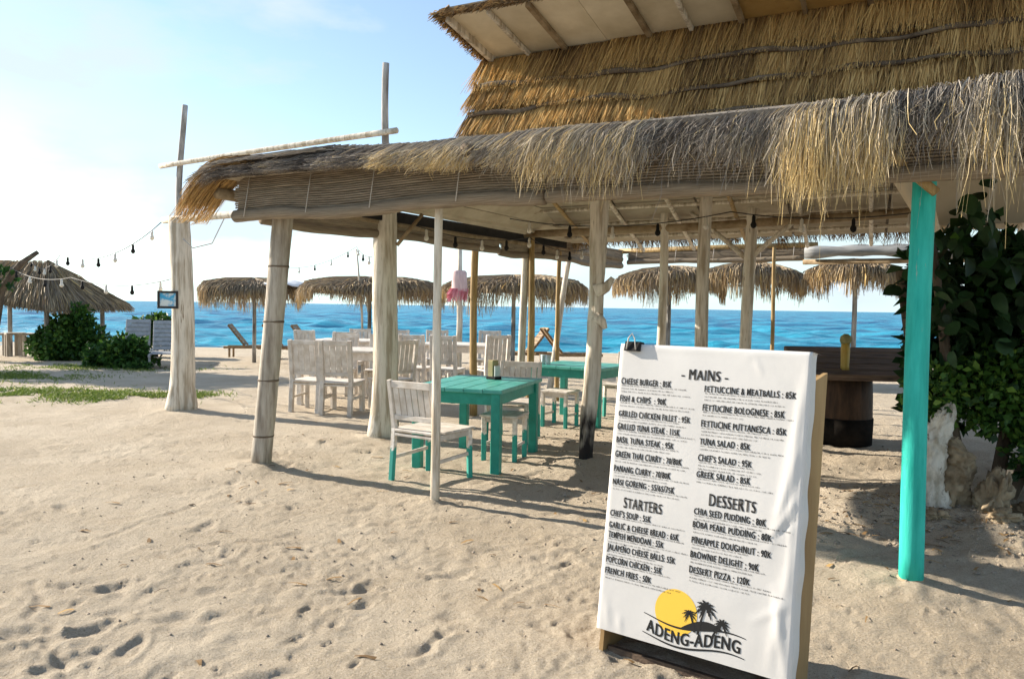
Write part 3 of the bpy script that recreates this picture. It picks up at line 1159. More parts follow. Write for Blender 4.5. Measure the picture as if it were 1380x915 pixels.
def drop(s):
    return .31 * np.clip((.02 - s) / .6, 0, 1.2) ** 2.0


def front_fringe(n, s0, s1, seed, Lf, lean, name):
    rg = np.random.default_rng(seed)
    s = rg.uniform(s0, s1, n)
    cl = vnoise(s, s * 0, .16, 50 + seed)        # clumps
    cl2 = vnoise(s, s * 0, .55, 60 + seed)
    t0 = rg.uniform(-.2, .75, n)
    L = Lf(s) * np.clip(.52 + .48 * cl + .22 * cl2 + rg.normal(0, .15, n) + (rg.uniform(0, 1, n) > .97) * rg.uniform(.2, .7, n), .12, 1.5)
    lift = rg.uniform(0, 1, n) ** 1.6 * .08 + .02 * cl2
    ln = lean(s) * (1 + .5 * cl2) + rg.normal(0, .05, n)
    over = -.30 - rg.uniform(0, .10, n) - .03 * cl
    K = 7
    C = np.zeros((n, K, 3))
    zt = zr(t0) - .13 - .026 * np.clip(s, 0, 8) + lift * .8
    ze = 2.63 - .026 * np.clip(s, 0, 5) + .05 * np.clip(s - 4.6, 0, 1.4) + lift
    ss = [s - ln * .0, s + ln * .35, s + ln * .55, s + ln * .75, s + ln * .85, s + ln * 1.0, s + ln * 1.1]
    tts = [t0, over * .45 + t0 * .1, over * .85, over * 1.08, over * 1.16, over * 1.18 + rg.normal(0, .012, n), over * 1.17 + rg.normal(0, .025, n)]
    zz = [zt, ze + .035, ze + .01, ze - .05, ze - .05 - L * .33, ze - .05 - L * .68, ze - .05 - L]
    # close strands swirl together
    sw = .03 * vnoise(s, s * 0, .05, 70 + seed)
    for k in range(K):
        xy = P0[None, :] + (ss[k] + sw * k / K * 1.4)[:, None] * E1[None, :] + tts[k][:, None] * E2[None, :]
        C[:, k, :2] = xy
        C[:, k, 2] = zz[k] - drop(ss[k])
    wvp = rg.uniform(0, 6.28, n)
    for k in range(3, K):
        C[:, k, :2] += (.012 * (k - 2) * .5 * np.sin(wvp + k * rg.uniform(.8, 1.6, n)))[:, None] * E1[None, :]
        C[:, k, :2] += (.008 * np.cos(wvp * 1.7 + k))[:, None] * E2[None, :]
    W = rg.uniform(.0022, .0062, n)
    # weathered grey with shade painted into the roots and clump gaps, straw-coloured tips
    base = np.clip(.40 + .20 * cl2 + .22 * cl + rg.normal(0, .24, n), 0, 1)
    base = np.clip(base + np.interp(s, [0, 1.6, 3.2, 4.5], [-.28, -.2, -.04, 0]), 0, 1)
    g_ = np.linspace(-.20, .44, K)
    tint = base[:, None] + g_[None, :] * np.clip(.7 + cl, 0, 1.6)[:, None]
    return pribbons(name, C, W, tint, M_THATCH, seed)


def Lf(s):
    return np.interp(s, [-.6, 1.2, 1.9, 2.9, 3.6, 4.5, 5.3, 8], [.02, .03, .05, .15, .27, .36, .40, .40])


def lean(s):
    return np.interp(s, [-.6, .5, 2.0, 3.0, 5.0, 8], [-.30, -.34, -.28, -.14, -.04, .02])


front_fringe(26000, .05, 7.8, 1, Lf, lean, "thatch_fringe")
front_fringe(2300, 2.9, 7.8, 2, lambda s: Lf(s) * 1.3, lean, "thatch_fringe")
# sheaf at the left corner drooping outward
n = 2200
s = rg.normal(.14, .12, n)
t = rg.uniform(-.40, -.02, n)
K = 7
C = np.zeros((n, K, 3))
dn = rg.uniform(0, 1, n)
Lx = np.clip(rg.normal(.58, .08, n), .4, .76)
for k in range(K):
    f_ = k / (K - 1)
    so_ = s - Lx * f_
    C[:, k, :2] = P0 + so_[:, None] * E1 + (t - .03 * f_ + .012 * np.sin(dn * 40 + k))[:, None] * E2
    C[:, k, 2] = 2.645 + .08 * dn + .05 * np.clip(t, 0, 1) - drop(so_ - .05 * (1 - dn)) + .012 * vnoise(s, t, .1, 80)
pribbons("thatch_sheaf", C, rg.uniform(.006, .013, n), np.clip(rg.normal(.5, .22, n)[:, None] + np.linspace(-.3, .15, K)[None, :], 0, 1), M_GOLD, 5)
# thatch lying along the left hip and on the front face, seen against the sky
n = 6000
s = rg.uniform(-.05, 1.1, n)
t = rg.uniform(-.3, 2.4, n)
keep = (t < (s + .25) * 2.2)
s, t = s[keep], t[keep]
n = len(s)
C = np.zeros((n, 4, 3))
for k in range(4):
    f_ = k / 3
    ss_ = s - .35 * f_
    t_ = t - .22 * f_
    C[:, k, :2] = P0 + ss_[:, None] * E1 + t_[:, None] * E2
    C[:, k, 2] = 2.68 + .21 * (t_ + .32) - drop(ss_) + rg.uniform(.0, .05, n) * (1 - f_ * .4)
pribbons("thatch_layer", C, rg.uniform(.006, .012, n), np.clip(rg.normal(.33, .2, n), 0, 1), M_THATCH, 6)
# rear eave fringe
n = 3500
s = rg.uniform(-.4, 7.7, n)
C = np.zeros((n, 3, 3))
L = rg.uniform(.05, .22, n) * (1 + .5 * vnoise(s, s * 0, .3, 81))
for k in range(3):
    C[:, k, :2] = P0 + (s + rg.normal(0, .03, n))[:, None] * E1 + (6.52 + .05 * k) * E2
    C[:, k, 2] = 2.62 - L * k / 2
pribbons("thatch_fringe", C, rg.uniform(.008, .016, n), np.clip(rg.normal(.3, .2, n), 0, 1), M_GOLD, 7)

# --- upper tier
UYAW = R(-26.8)
U1 = np.array([math.cos(UYAW), math.sin(UYAW)])
U2 = np.array([-math.sin(UYAW), math.cos(UYAW)])
W0 = np.array([-.30, 8.50])


def U(k, b, z):
    a = W0 + k * U1 + b * U2
    return np.array([a[0], a[1], z])


ZT = 4.16
ZB = 3.0
UL = 7.6


def slope_b(z):     # the thatched face leans: lower is nearer
    return -.36 * (ZT - z) / .85


slab("upper_wall", [U(0, slope_b(ZB) + .05, ZB), U(UL, slope_b(ZB) + .05, ZB), U(UL, .05, ZT), U(0, .05, ZT)], .06, M_THSLAB, -.06)
slab('upper_wall', [U(.04, -.35, 3.02), U(.04, 2.7, 3.02), U(.04, 2.7, 3.72), U(.04, .0, 4.12)], .05, M_THSLAB, -.05)
courses = [(4.17, 3.78), (3.86, 3.50), (3.58, 3.22), (3.30, 2.98)]
for ci, (za, zb) in enumerate(courses):
    n = 7500
    kk = rg.uniform(-.06, UL, n)
    wv = .04 * vnoise(kk, kk * 0, .7, 90 + ci) + .02 * vnoise(kk, kk * 0, .2, 95 + ci)
    L = (za - zb) * rg.uniform(.74, 1.08, n)
    C = np.zeros((n, 3, 3))
    ki = rg.normal(-.03, .04, n)
    dep = rg.uniform(0, .05, n)
    for j in range(3):
        f_ = j / 2
        z = za + wv - L * f_
        b_ = slope_b(z) - .02 - dep - (.085 * f_)
        xy = W0 + (kk + ki * f_)[:, None] * U1 + b_[:, None] * U2
        C[:, j, :2] = xy
        C[:, j, 2] = z
    base = np.clip(.68 + .28 * vnoise(kk, kk * 0, .35, 85 + ci) + .2 * vnoise(kk, kk * 0, .09, 88 + ci) + rg.normal(0, .24, n), 0, 1)
    tint = base[:, None] + np.array([-.25, .0, .12])[None, :]
    pribbons("thatch_course", C, rg.uniform(.005, .014, n), tint, M_GOLD, 20 + ci)
    # dark rope-like tube added to draw the shadow under the course above
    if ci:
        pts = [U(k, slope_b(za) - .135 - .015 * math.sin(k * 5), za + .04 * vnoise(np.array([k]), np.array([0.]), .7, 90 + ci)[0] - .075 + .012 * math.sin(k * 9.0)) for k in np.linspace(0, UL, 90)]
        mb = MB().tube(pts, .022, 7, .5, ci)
        pbuild(mb, "course_shadow", M_BARK, True)
# ragged left edge of the face
n = 900
z = rg.uniform(3.05, 4.15, n)
C = np.zeros((n, 3, 3))
for j in range(3):
    f_ = j / 2
    b_ = slope_b(z) + rg.uniform(-.06, .05, n)
    C[:, j, :2] = W0 + (.03 - .10 * f_ * rg.uniform(.2, 1, n))[:, None] * U1 + b_[:, None] * U2
    C[:, j, 2] = z - .16 * f_
pribbons("thatch_edge", C, rg.uniform(.008, .016, n), np.clip(rg.normal(.5, .2, n), 0, 1), M_GOLD, 31)
# stub of a pole out of the face
mb = MB().tube([U(.2, .06, 3.62), U(-.14, .0, 3.62)], .035, 10, .05, 3)
pbuild(mb, "pole_end", M_WHITEPOST, True)
# upper roof: boards and rafters underneath, thatch on top
OV = -.95
ZO = 4.30


def UR(k, f):      # f 0 at the wall, 1 at the outer edge
    return U(k, OV * f, ZT + (ZO - ZT) * f)


kk = .06
i = 0
rk = random.Random(4)
while kk < UL:
    wd_ = rk.uniform(.40, .56)
    slab("soffit_board", [UR(kk + .004, -.4), UR(kk + wd_, -.4), UR(kk + wd_, 1.0), UR(kk + .004, 1.0)], .015, M_CREAM if kk < 2.35 else M_OCHRE)
    kk += wd_
    if kk < UL and not (i % 3 == 2 and kk < 2):
        mb = MB().bar(UR(kk + .02, -.35) - np.array([0, 0, .030]), UR(kk + .02, 1.02) - np.array([0, 0, .030]), .05 if i % 2 else .035, .05)
        pbuild(mb, "rafter", M_RAFTER if i % 4 else M_WHITEPOST)
    i += 1
mb = MB().bar(UR(.08, -.3) - np.array([0, 0, .03]), UR(.08, 1.03) - np.array([0, 0, .03]), .05, .07)
pbuild(mb, "rafter", M_WHITEPOST)
slab("upper_roof_thatch", [UR(.0, -3.0), UR(UL, -3.0), UR(UL, 1.03), UR(.0, 1.03)], .06, M_THSLAB, .02)
n = 2600
k2 = rg.uniform(-.02, UL, n)
C = np.zeros((n, 3, 3))
for j in range(3):
    f_ = 1.0 + .06 * j + rg.uniform(-.02, .03, n)
    C[:, j, :2] = W0 + (k2 - .04 * j)[:, None] * U1 + (OV * f_)[:, None] * U2
    C[:, j, 2] = ZO + .06 - .03 * j ** 1.3 + rg.uniform(-.05, .02, n)
pribbons("thatch_edge", C, rg.uniform(.010, .02, n), np.clip(rg.normal(.22, .15, n), 0, 1), M_GOLD, 33)
n = 1600
f0 = rg.uniform(-.6, 1.03, n)
C = np.zeros((n, 3, 3))
for j in range(3):
    C[:, j, :2] = W0 + (.08 - .07 * j * rg.uniform(.3, 1, n))[:, None] * U1 + (OV * (f0 + .05 * j))[:, None] * U2
    C[:, j, 2] = ZT + (ZO - ZT) * f0 + .08 - .05 * j + rg.uniform(-.06, .03, n)
pribbons("thatch_edge", C, rg.uniform(.010, .02, n), np.clip(rg.normal(.3, .2, n), 0, 1), M_GOLD, 34)

# canvas pieces on the right, behind the shrub
def canvas(pts, name, m, seed):
    a_, b_, c_, d_ = [np.array(q_) for q_ in pts]
    nu, nv = 14, 12
    V = []
    for i in range(nu):
        for j in range(nv):
            u, v = i / (nu - 1), j / (nv - 1)
            p_ = lerp(lerp(a_, b_, u), lerp(d_, c_, u), v)
            nrm = np.cross(b_ - a_, d_ - a_)
            nrm = nrm / np.linalg.norm(nrm)
            p_ = p_ + nrm * (.04 * math.sin(u * 7 + v * 3 + seed) * math.sin(v * 3.0))
            V.append(p_)
    F = [(i * nv + j, (i + 1) * nv + j, (i + 1) * nv + j + 1, i * nv + j + 1) for i in range(nu - 1) for j in range(nv - 1)]
    V = np.array(V)
    V2 = np.concatenate([V, V + np.array([0, .004, 0])])
    F = F + [tuple(q_ + nu * nv for q_ in reversed(f__)) for f__ in F]
    return pnp(name, V2, np.array(F), m)


canvas([(3.62, 6.75, 2.98), (5.7, 5.9, 3.02), (5.8, 6.0, 2.30), (3.68, 6.8, 2.26)], "canvas_panel", M_PLASTER, 1)
canvas([(2.62, 5.55, 2.55), (2.86, 5.45, 2.55), (3.05, 5.55, 2.10), (2.98, 5.58, 2.04)], "canvas_strip", M_PLASTER, 2)
# dead stalk sticking up from the eave on the right and a stub end through the thatch
mb = MB().tube([(2.55, 3.75, 2.78), (2.75, 3.75, 2.98), (3.0, 3.8, 3.3)], [.012, .009, .006], 6, .1, 4)
pbuild(mb, "stalk", M_BARK, True)
q0 = P(2.55, -.46, 2.53)
q1 = P(2.55, .2, 2.62)
mb = MB().tube([q1, q0], [.045, .045], 10, .05, 4)
pbuild(mb, "purlin_end", M_BARK, True)

# ------------------------------------------------------------------ menu board
BX, BY, BYAW, BT, BW, BZ0, BH = .378, 3.2817, .62986, .13625, .81536, .12608, 1.2244
be = np.array([math.cos(BYAW), -math.sin(BYAW), 0])
bb = np.array([math.sin(BYAW), math.cos(BYAW), 0])
bu = bb * math.sin(BT) + np.array([0, 0, 1]) * math.cos(BT)
bn = np.cross(be, bu)            # towards the camera
if bn[1] > 0:
    bn = -bn
BO = np.array([BX, BY, 0.0])
board = thing("menu_board", "white cloth covered restaurant menu board standing in the sand, listing mains starters and desserts", "menu board", (BX, BY, 0))


def bpt(u, v, d=0.0):
    """u from the left, v down from the top, d out from the front"""
    return BO + be * u + bu * (BZ0 + BH - v) + bn * d


def bfin(o, parent=None):
    o.parent = parent or board
    if parent is None:
        o.matrix_parent_inverse = Matrix.Translation((-BX, -BY, 0))
    return o


def hexa(name, pts, m, parent=None):
    """pts: 4 front then 4 back"""
    mb = MB().add(pts, [(0, 1, 2, 3), (7, 6, 5, 4), (0, 4, 5, 1), (1, 5, 6, 2), (2, 6, 7, 3), (3, 7, 4, 0)])
    return bfin(mb.build(name, m), parent)


vb = BH + .0
hexa("front_panel", [bpt(.006, .004, -.012), bpt(BW - .006, .004, -.012), bpt(BW - .006, vb, -.012), bpt(.006, vb, -.012),
                     bpt(.006, .004, -.026), bpt(BW - .006, .004, -.026), bpt(BW - .006, vb, -.026), bpt(.006, vb, -.026)], M_PLY)
vg = BH + BZ0 + .015      # reaches into the sand
for ua, nm in ((.004, "side_panel"), (BW - .024, "side_panel")):
    vt = .10 if ua > .1 else .02
    dep = -.30
    pts = []
    for u in (ua, ua + .018):
        f1 = bpt(u, vt + .02, -.03)
        f2 = bpt(u, vg, -.03)
        b2 = bpt(u, vg, -.03) + bb * .27
        b1 = f1 + bb * .27 + np.array([0, 0, .03])
        b2[2] = f2[2]
        pts.append([f1, b1, b2, f2])
    l, r_ = pts
    hexa(nm, l + r_, M_PLY)
f1 = bpt(.024, .1, -.03) + bb * .255
f2 = bpt(BW - .026, .1, -.03) + bb * .255
f3 = bpt(BW - .026, vg, -.03) + bb * .255
f4 = bpt(.024, vg, -.03) + bb * .255
hexa("rear_panel", [f1, f2, f3, f4] + [q_ + bb * .012 for q_ in (f1, f2, f3, f4)], M_PLY)
hexa("foot_rail", [bpt(.03, vg - .05, -.06), bpt(BW - .03, vg - .05, -.06), bpt(BW - .03, vg, -.06), bpt(.03, vg, -.06),
                   bpt(.03, vg - .05, -.09), bpt(BW - .03, vg - .05, -.09), bpt(BW - .03, vg, -.09), bpt(.03, vg, -.09)], M_DARKWOOD)

# cloth: stretched over the front, folded round the edges, with creases on the right
nu, nv = 90, 110
us = np.linspace(-.045, BW + .075, nu)
vs_ = np.linspace(-.05, BH + .012, nv)
Uu, Vv = np.meshgrid(us, vs_, indexing='ij')
wr = np.clip((Uu - .70) / .1, 0, 1)


def crease(u, v, u0, v0, u1, v1, wdt, amp):
    dx, dy = u1 - u0, v1 - v0
    L2 = dx * dx + dy * dy
    k = np.clip(((u - u0) * dx + (v - v0) * dy) / L2, 0, 1)
    d = np.hypot(u - u0 - k * dx, v - v0 - k * dy)
    return amp * np.exp(-(d / wdt) ** 2) * np.sin(np.pi * np.clip(k, .03, .97)) ** .5


CREASES = ((.815, .05, .74, .62, .02, .010), (.82, .28, .70, .78, .016, .008), (.80, .55, .72, .72, .01, .011), (.815, .62, .70, .74, .008, -.008),
           (.80, .75, .74, 1.2, .022, .010), (.74, .9, .80, 1.22, .015, .009), (.60, .03, .63, .09, .01, .004), (.55, .035, .60, .02, .01, .003),
           (.03, 1.1, .05, 1.22, .015, .005), (.10, 1.16, .11, 1.23, .012, .005), (.66, 1.05, .80, .95, .014, .006), (.0, .035, .8, .035, .005, -.0015), (.78, .1, .785, .9, .006, .006))


def clothD(u, v):
    d = -.006 + .0009 * vnoise(u, v, .12, 110)
    for c_ in CREASES:
        d = d + .42 * crease(u, v, *c_)
    return d


D = clothD(Uu, Vv)
fu = np.clip(Uu, 0, BW)
fv = np.clip(Vv, 0, None)
backr = np.clip(Uu - BW, 0, None)
backl = np.clip(-Uu, 0, None)
backt = np.clip(-Vv, 0, None)
Dd = D - backr * .98 - backl - backt
fu = fu + np.where(backr > 0, .006 + .006 * vnoise(Uu, Vv, .1, 111), 0) - np.where(backl > 0, .006, 0)
fv = fv - np.where(backt > 0, .006, 0)
pts = BO[None, None, :] + be * fu[..., None] + bu * (BZ0 + BH - fv)[..., None] + bn * Dd[..., None]
idx = np.arange(nu * nv).reshape(nu, nv)
Fq = np.stack([idx[:-1, :-1], idx[:-1, 1:], idx[1:, 1:], idx[1:, :-1]], axis=2).reshape(-1, 4)
cloth = np_mesh("cloth", pts.reshape(-1, 3), Fq, M_CLOTH)
bfin(cloth)
cloth["label"] = "white printed banner cloth with black lettering and palm logo"


def flat(name, polys, m, d=.0, parent=None):
    """polys: list of (verts uv, faces)"""
    mb = MB()
    for vv, ff in polys:
        q_ = np.array(vv)
        dd = clothD(q_[:, 0], q_[:, 1]) + .0011 + d
        mb.add([bpt(u, v, k) for (u, v), k in zip(vv, dd)], ff)
    return bfin(mb.build(name, m), parent or cloth)


INK_D = 0.0


def text_mesh(txt, bold=.02, spacing=1.0):
    cu = bpy.data.curves.new("t", 'FONT')
    cu.body = txt
    cu.size = 1.0
    cu.offset = bold
    cu.space_character = spacing
    cu.resolution_u = 4
    ob = bpy.data.objects.new("t", cu)
    COL.objects.link(ob)
    dg = bpy.context.evaluated_depsgraph_get()
    me = bpy.data.meshes.new_from_object(ob.evaluated_get(dg))
    vs = [(v.co.x, v.co.y) for v in me.vertices]
    fs = [tuple(p_.vertices) for p_ in me.polygons]
    bpy.data.objects.remove(ob)
    bpy.data.curves.remove(cu)
    bpy.data.meshes.remove(me)
    return vs, fs


def lettering(txt, ul, ur, vc, cap, name="lettering", bold=.012, wob=.06, fn=None, spacing=1.0, m=None, st=.0022):
    vs, fs = text_mesh(txt, bold, spacing)
    xs = [q_[0] for q_ in vs]
    x0, x1 = min(xs), max(xs)
    polys = []
    for du, dv in ((-st, 0), (st, 0)):
        out = []
        for x, y in vs:
            f_ = (x - x0) / (x1 - x0)
            u = ul + st + (ur - ul - 2 * st) * f_
            yy = y / .70 - .5
            # uneven, hand drawn baseline and letter heights
            j = math.sin(f_ * len(txt) * 2.1 + len(txt)) * wob
            v = vc - cap * (yy * (1 + j) + j * .35)
            if fn:
                u, v = fn(u, v)
            out.append((u + du, v + dv))
        polys.append((out, fs))
    return flat(name, polys, m or M_INK, INK_D)


rows_l = [("CHEESE BURGER : 85K", .014, .252, .160, 3), ("FISH & CHIPS  : 90K", .014, .236, .236, 2), ("GRILLED CHICKEN FILLET : 95K", .014, .350, .302, 2),
          ("GRILLED TUNA STEAK : 115K", .014, .308, .359, 2), ("BASIL TUNA STEAK : 95K", .014, .286, .417, 2), ("GREEN THAI CURRY : 70/80K", .014, .328, .480, 2),
          ("PANANG CURRY : 70/80K", .014, .283, .543, 2), ("NASI GORENG : 55/65/75K", .014, .305, .600, 2),
          ("CHEF'S SOUP : 55K", .014, .210, .736, 1), ("GARLIC & CHEESE BREAD : 65K", .014, .340, .787, 1), ("TEMPEH MENDOAN : 55K", .014, .277, .829, 2),
          ("JALAPE\u00d1O CHEESE BALLS: 55K", .014, .333, .883, 2), ("POPCORN CHICKEN : 55K", .014, .278, .936, 1), ("FRENCH FRIES : 50K", .014, .234, .983, 2)]
rows_r = [("FETTUCCINE & MEATBALLS : 85K", .400, .772, .166, 3), ("FETTUCINE BOLOGNESE : 85K", .398, .733, .243, 2), ("FETTUCINE PUTTANESCA : 85K", .397, .745, .309, 3),
          ("TUNA SALAD : 85K", .396, .609, .382, 2), ("CHEF'S SALAD : 95K", .395, .620, .449, 3), ("GREEK SALAD : 85K", .394, .619, .516, 2),
          ("CHIA SEED PUDDING : 80K", .396, .692, .666, 2), ("BOBA PEARL PUDDING : 80K", .395, .718, .719, 2), ("PINEAPPLE DOUGHNUT : 90K", .395, .720, .782, 2),
          ("BROWNIE DELIGHT : 90K", .395, .676, .840, 2), ("DESSERT PIZZA : 120K", .395, .646, .901, 3)]
for tx, ul, ur, vc, nl in rows_l + rows_r:
    lettering(tx, ul, ur, vc, .0260, bold=.006, wob=.10, st=.0011, spacing=1.12)
lettering("- MAINS -", .294, .497, .111, .044, "heading", .0, .06, st=.0024, spacing=1.14)
lettering("STARTERS", .075, .257, .684, .044, "heading", .0, .06, st=.0024, spacing=1.14)
lettering("DESSERTS", .456, .649, .612, .047, "heading", .0, .06, st=.0024, spacing=1.14)
# the tiny lines below each dish: too small to read, rows of little strokes
rf = random.Random(9)
polys = []
for tx, ul, ur, vc, nl in rows_l + rows_r:
    right = ul > .2
    lim = (.77 if right else .375)
    for ln in range(nl):
        v0 = vc + .0215 + ln * .0135
        u = ul + .004
        end = min(lim, ul + rf.uniform(.22, .37)) * (1 if ln < nl - 1 else .92)
        while u < end:
            wl = rf.randint(2, 8)
            for q_ in range(wl):
                wch = rf.uniform(.0032, .0046)
                hh = rf.choice((.0042, .0042, .006, .0065))
                th = .0012
                kind = rf.randint(0, 3)
                if kind != 2:
                    polys.append(([(u, v0), (u + th, v0), (u + th, v0 - hh), (u, v0 - hh)], [(0, 1, 2, 3)]))
                if kind != 1:
                    polys.append(([(u, v0 - .0042), (u + wch * .8, v0 - .0042), (u + wch * .8, v0 - .0031), (u, v0 - .0031)], [(0, 1, 2, 3)]))
                if kind in (0, 2):
                    polys.append(([(u, v0), (u + wch * .8, v0), (u + wch * .8, v0 - .0011), (u, v0 - .0011)], [(0, 1, 2, 3)]))
                if kind == 3:
                    polys.append(([(u + wch * .7, v0), (u + wch * .7 + th, v0), (u + wch * .7 + th, v0 - .004), (u + wch * .7, v0 - .004)], [(0, 1, 2, 3)]))
                u += wch + .0012
            u += .004
fp = flat("fine_print", polys, M_INKGREY, INK_D)
stuff(fp)
# logo
cx, cy, rr = .352, 1.086, .092
flat("logo_sun", [([(cx + rr * math.cos(a * math.pi / 24), cy + rr * math.sin(a * math.pi / 24)) for a in range(48)], [tuple(range(48))])], M_YELLOW, INK_D - .0003)


def banner_v(u):
    f_ = (u - .2) / .44
    return 1.162 + .016 * math.sin((f_ - .12) * 2 * math.pi) * 1.0


def warp(u, v):
    return u, v + banner_v(u) - 1.162


lettering("ADENG-ADENG", .228, .628, 1.168, .048, "logo_lettering", .012, 0, warp, 1.12, st=.0018)


def strip(us, vf, th):
    vv = []
    ff = []
    for i, u in enumerate(us):
        v = vf(u)
        k = math.sin(math.pi * i / (len(us) - 1)) * .6 + .4
        vv += [(u, v - th * k / 2), (u, v + th * k / 2)]
        if i:
            ff.append((2 * i - 2, 2 * i - 1, 2 * i + 1, 2 * i))
    return vv, ff


ub = list(np.linspace(.212, .645, 40))
flat("logo_banner_line", [strip(ub, lambda u: banner_v(u) - .034, .008)], M_INK, INK_D)
flat("logo_banner_line", [strip(ub, lambda u: banner_v(u) + .043, .008)], M_INK, INK_D)
# island under the palms
isl = [(u, banner_v(u) - .0325) for u in np.linspace(.375, .555, 20)]
isl_t = [(u, banner_v(u) - .033 - .036 * math.sin(math.pi * (i / 19)) ** .8) for i, u in enumerate(np.linspace(.375, .555, 20))]
flat("logo_island", [(isl + isl_t[::-1], [tuple(range(40))])], M_INK, INK_D + .0003)


def palm(u0, v0, u1, v1, size, seed):
    rk = random.Random(seed)
    polys = []
    vv = []
    ff = []
    n = 10
    for i in range(n):
        k = i / (n - 1)
        u = u0 + (u1 - u0) * (k ** 1.5)
        v = v0 + (v1 - v0) * k
        th = .011 * (1 - k) + .006 * k
        vv += [(u - th / 2, v), (u + th / 2, v)]
        if i:
            ff.append((2 * i - 2, 2 * i - 1, 2 * i + 1, 2 * i))
    polys.append((vv, ff))
    for a in (-168, -140, -110, -78, -45, -15, 18, 160, 128, 50):
        L = size * rk.uniform(.8, 1.1)
        aa = math.radians(a)
        vv = []
        ff = []
        n = 9
        for i in range(n):
            k = i / (n - 1)
            uu = u1 + math.cos(aa) * L * k
            v_ = v1 + math.sin(aa) * L * k + .45 * L * k * k
            th = size * .30 * math.sin(math.pi * min(1, k * .9 + .1)) * (.55 + .45 * (i % 2))
            px, py = -math.sin(aa), math.cos(aa)
            vv += [(uu - px * th / 2, v_ - py * th / 2), (uu + px * th / 2, v_ + py * th / 2)]
            if i:
                ff.append((2 * i - 2, 2 * i - 1, 2 * i + 1, 2 * i))
        polys.append((vv, ff))
    return flat("logo_palm", polys, M_INK, INK_D + .0004 + seed * .0001)


palm(.452, 1.150, .478, 1.036, .050, 1)
palm(.437, 1.145, .412, 1.076, .032, 2)
palm(.512, 1.150, .548, 1.086, .040, 3)

# binder clip on the top edge
clip = thing("binder_clip", "black clip gripping the top left edge of the menu board", "clip", tuple(bpt(.06, 0, 0)))


def cfin(o):
    o.parent = clip
    o.matrix_parent_inverse = Matrix.Translation(-Vector(clip.location))


hx = [bpt(.022, -.016, .004), bpt(.095, -.016, .004), bpt(.095, .026, .012), bpt(.022, .026, .012), bpt(.022, -.016, -.035), bpt(.095, -.016, -.035), bpt(.095, .026, -.043), bpt(.022, .026, -.043)]
mb = MB().add(hx, [(0, 1, 2, 3), (7, 6, 5, 4), (0, 4, 5, 1), (1, 5, 6, 2), (2, 6, 7, 3), (3, 7, 4, 0)])
cfin(mb.build("jaw", M_BLACK))
mb = MB().tube([bpt(.035, .02, .014), bpt(.04, -.03, .012), bpt(.055, -.05, .01), bpt(.07, -.03, .012), bpt(.08, .02, .014)], .003, 6)
cfin(mb.build("handle", M_WIREW, None, True))


# ------------------------------------------------------------------ furniture
def make_table(name, label, mtop, mleg, L, Wd, H, legw, loc, rz, planks=5, group=None, apron=.11):
    t = thing(name, label, "table", loc, rz, group)
    for i in range(planks):
        w_ = Wd / planks
        mb = MB().bbox((-Wd / 2 + w_ * (i + .5), 0, H - .018), (w_ - .004, L, .036), .005)
        mb.build("plank", mtop, t)
    lx, ly = Wd / 2 - legw / 2 - .03, L / 2 - legw / 2 - .03
    for sx in (-1, 1):
        for sy in (-1, 1):
            MB().bbox((sx * lx, sy * ly, (H - .036) / 2 - .02), (legw, legw, H - .036 + .04), .006).build("leg", mleg, t)
    for sx in (-1, 1):
        MB().bbox((sx * (lx + .006), 0, H - .036 - apron / 2), (.025, 2 * ly - legw, apron), .004).build("apron", mleg, t)
    for sy in (-1, 1):
        MB().bbox((0, sy * (ly + .006), H - .036 - apron / 2), (2 * lx - legw, .025, apron), .004).build("apron", mleg, t)
    return t


t1 = make_table("dining_table", "teal painted wooden table nearest the camera, behind the slatted white chair", M_TEALTOP, M_TEAL, 1.30, .92, .77, .085, (-.315, 7.575, gz(-.3, 7.5)), R(-18.3), group="teal dining tables")
c2 = np.array([1.05, 9.55]) + E1 * -.45 + E2 * .45
t2 = make_table("dining_table", "teal painted wooden table partly hidden behind the menu board's upper left edge", M_TEALTOP, M_TEAL, .95, 1.05, .76, .085, (c2[0], c2[1], gz(*c2)), YAW, group="teal dining tables")


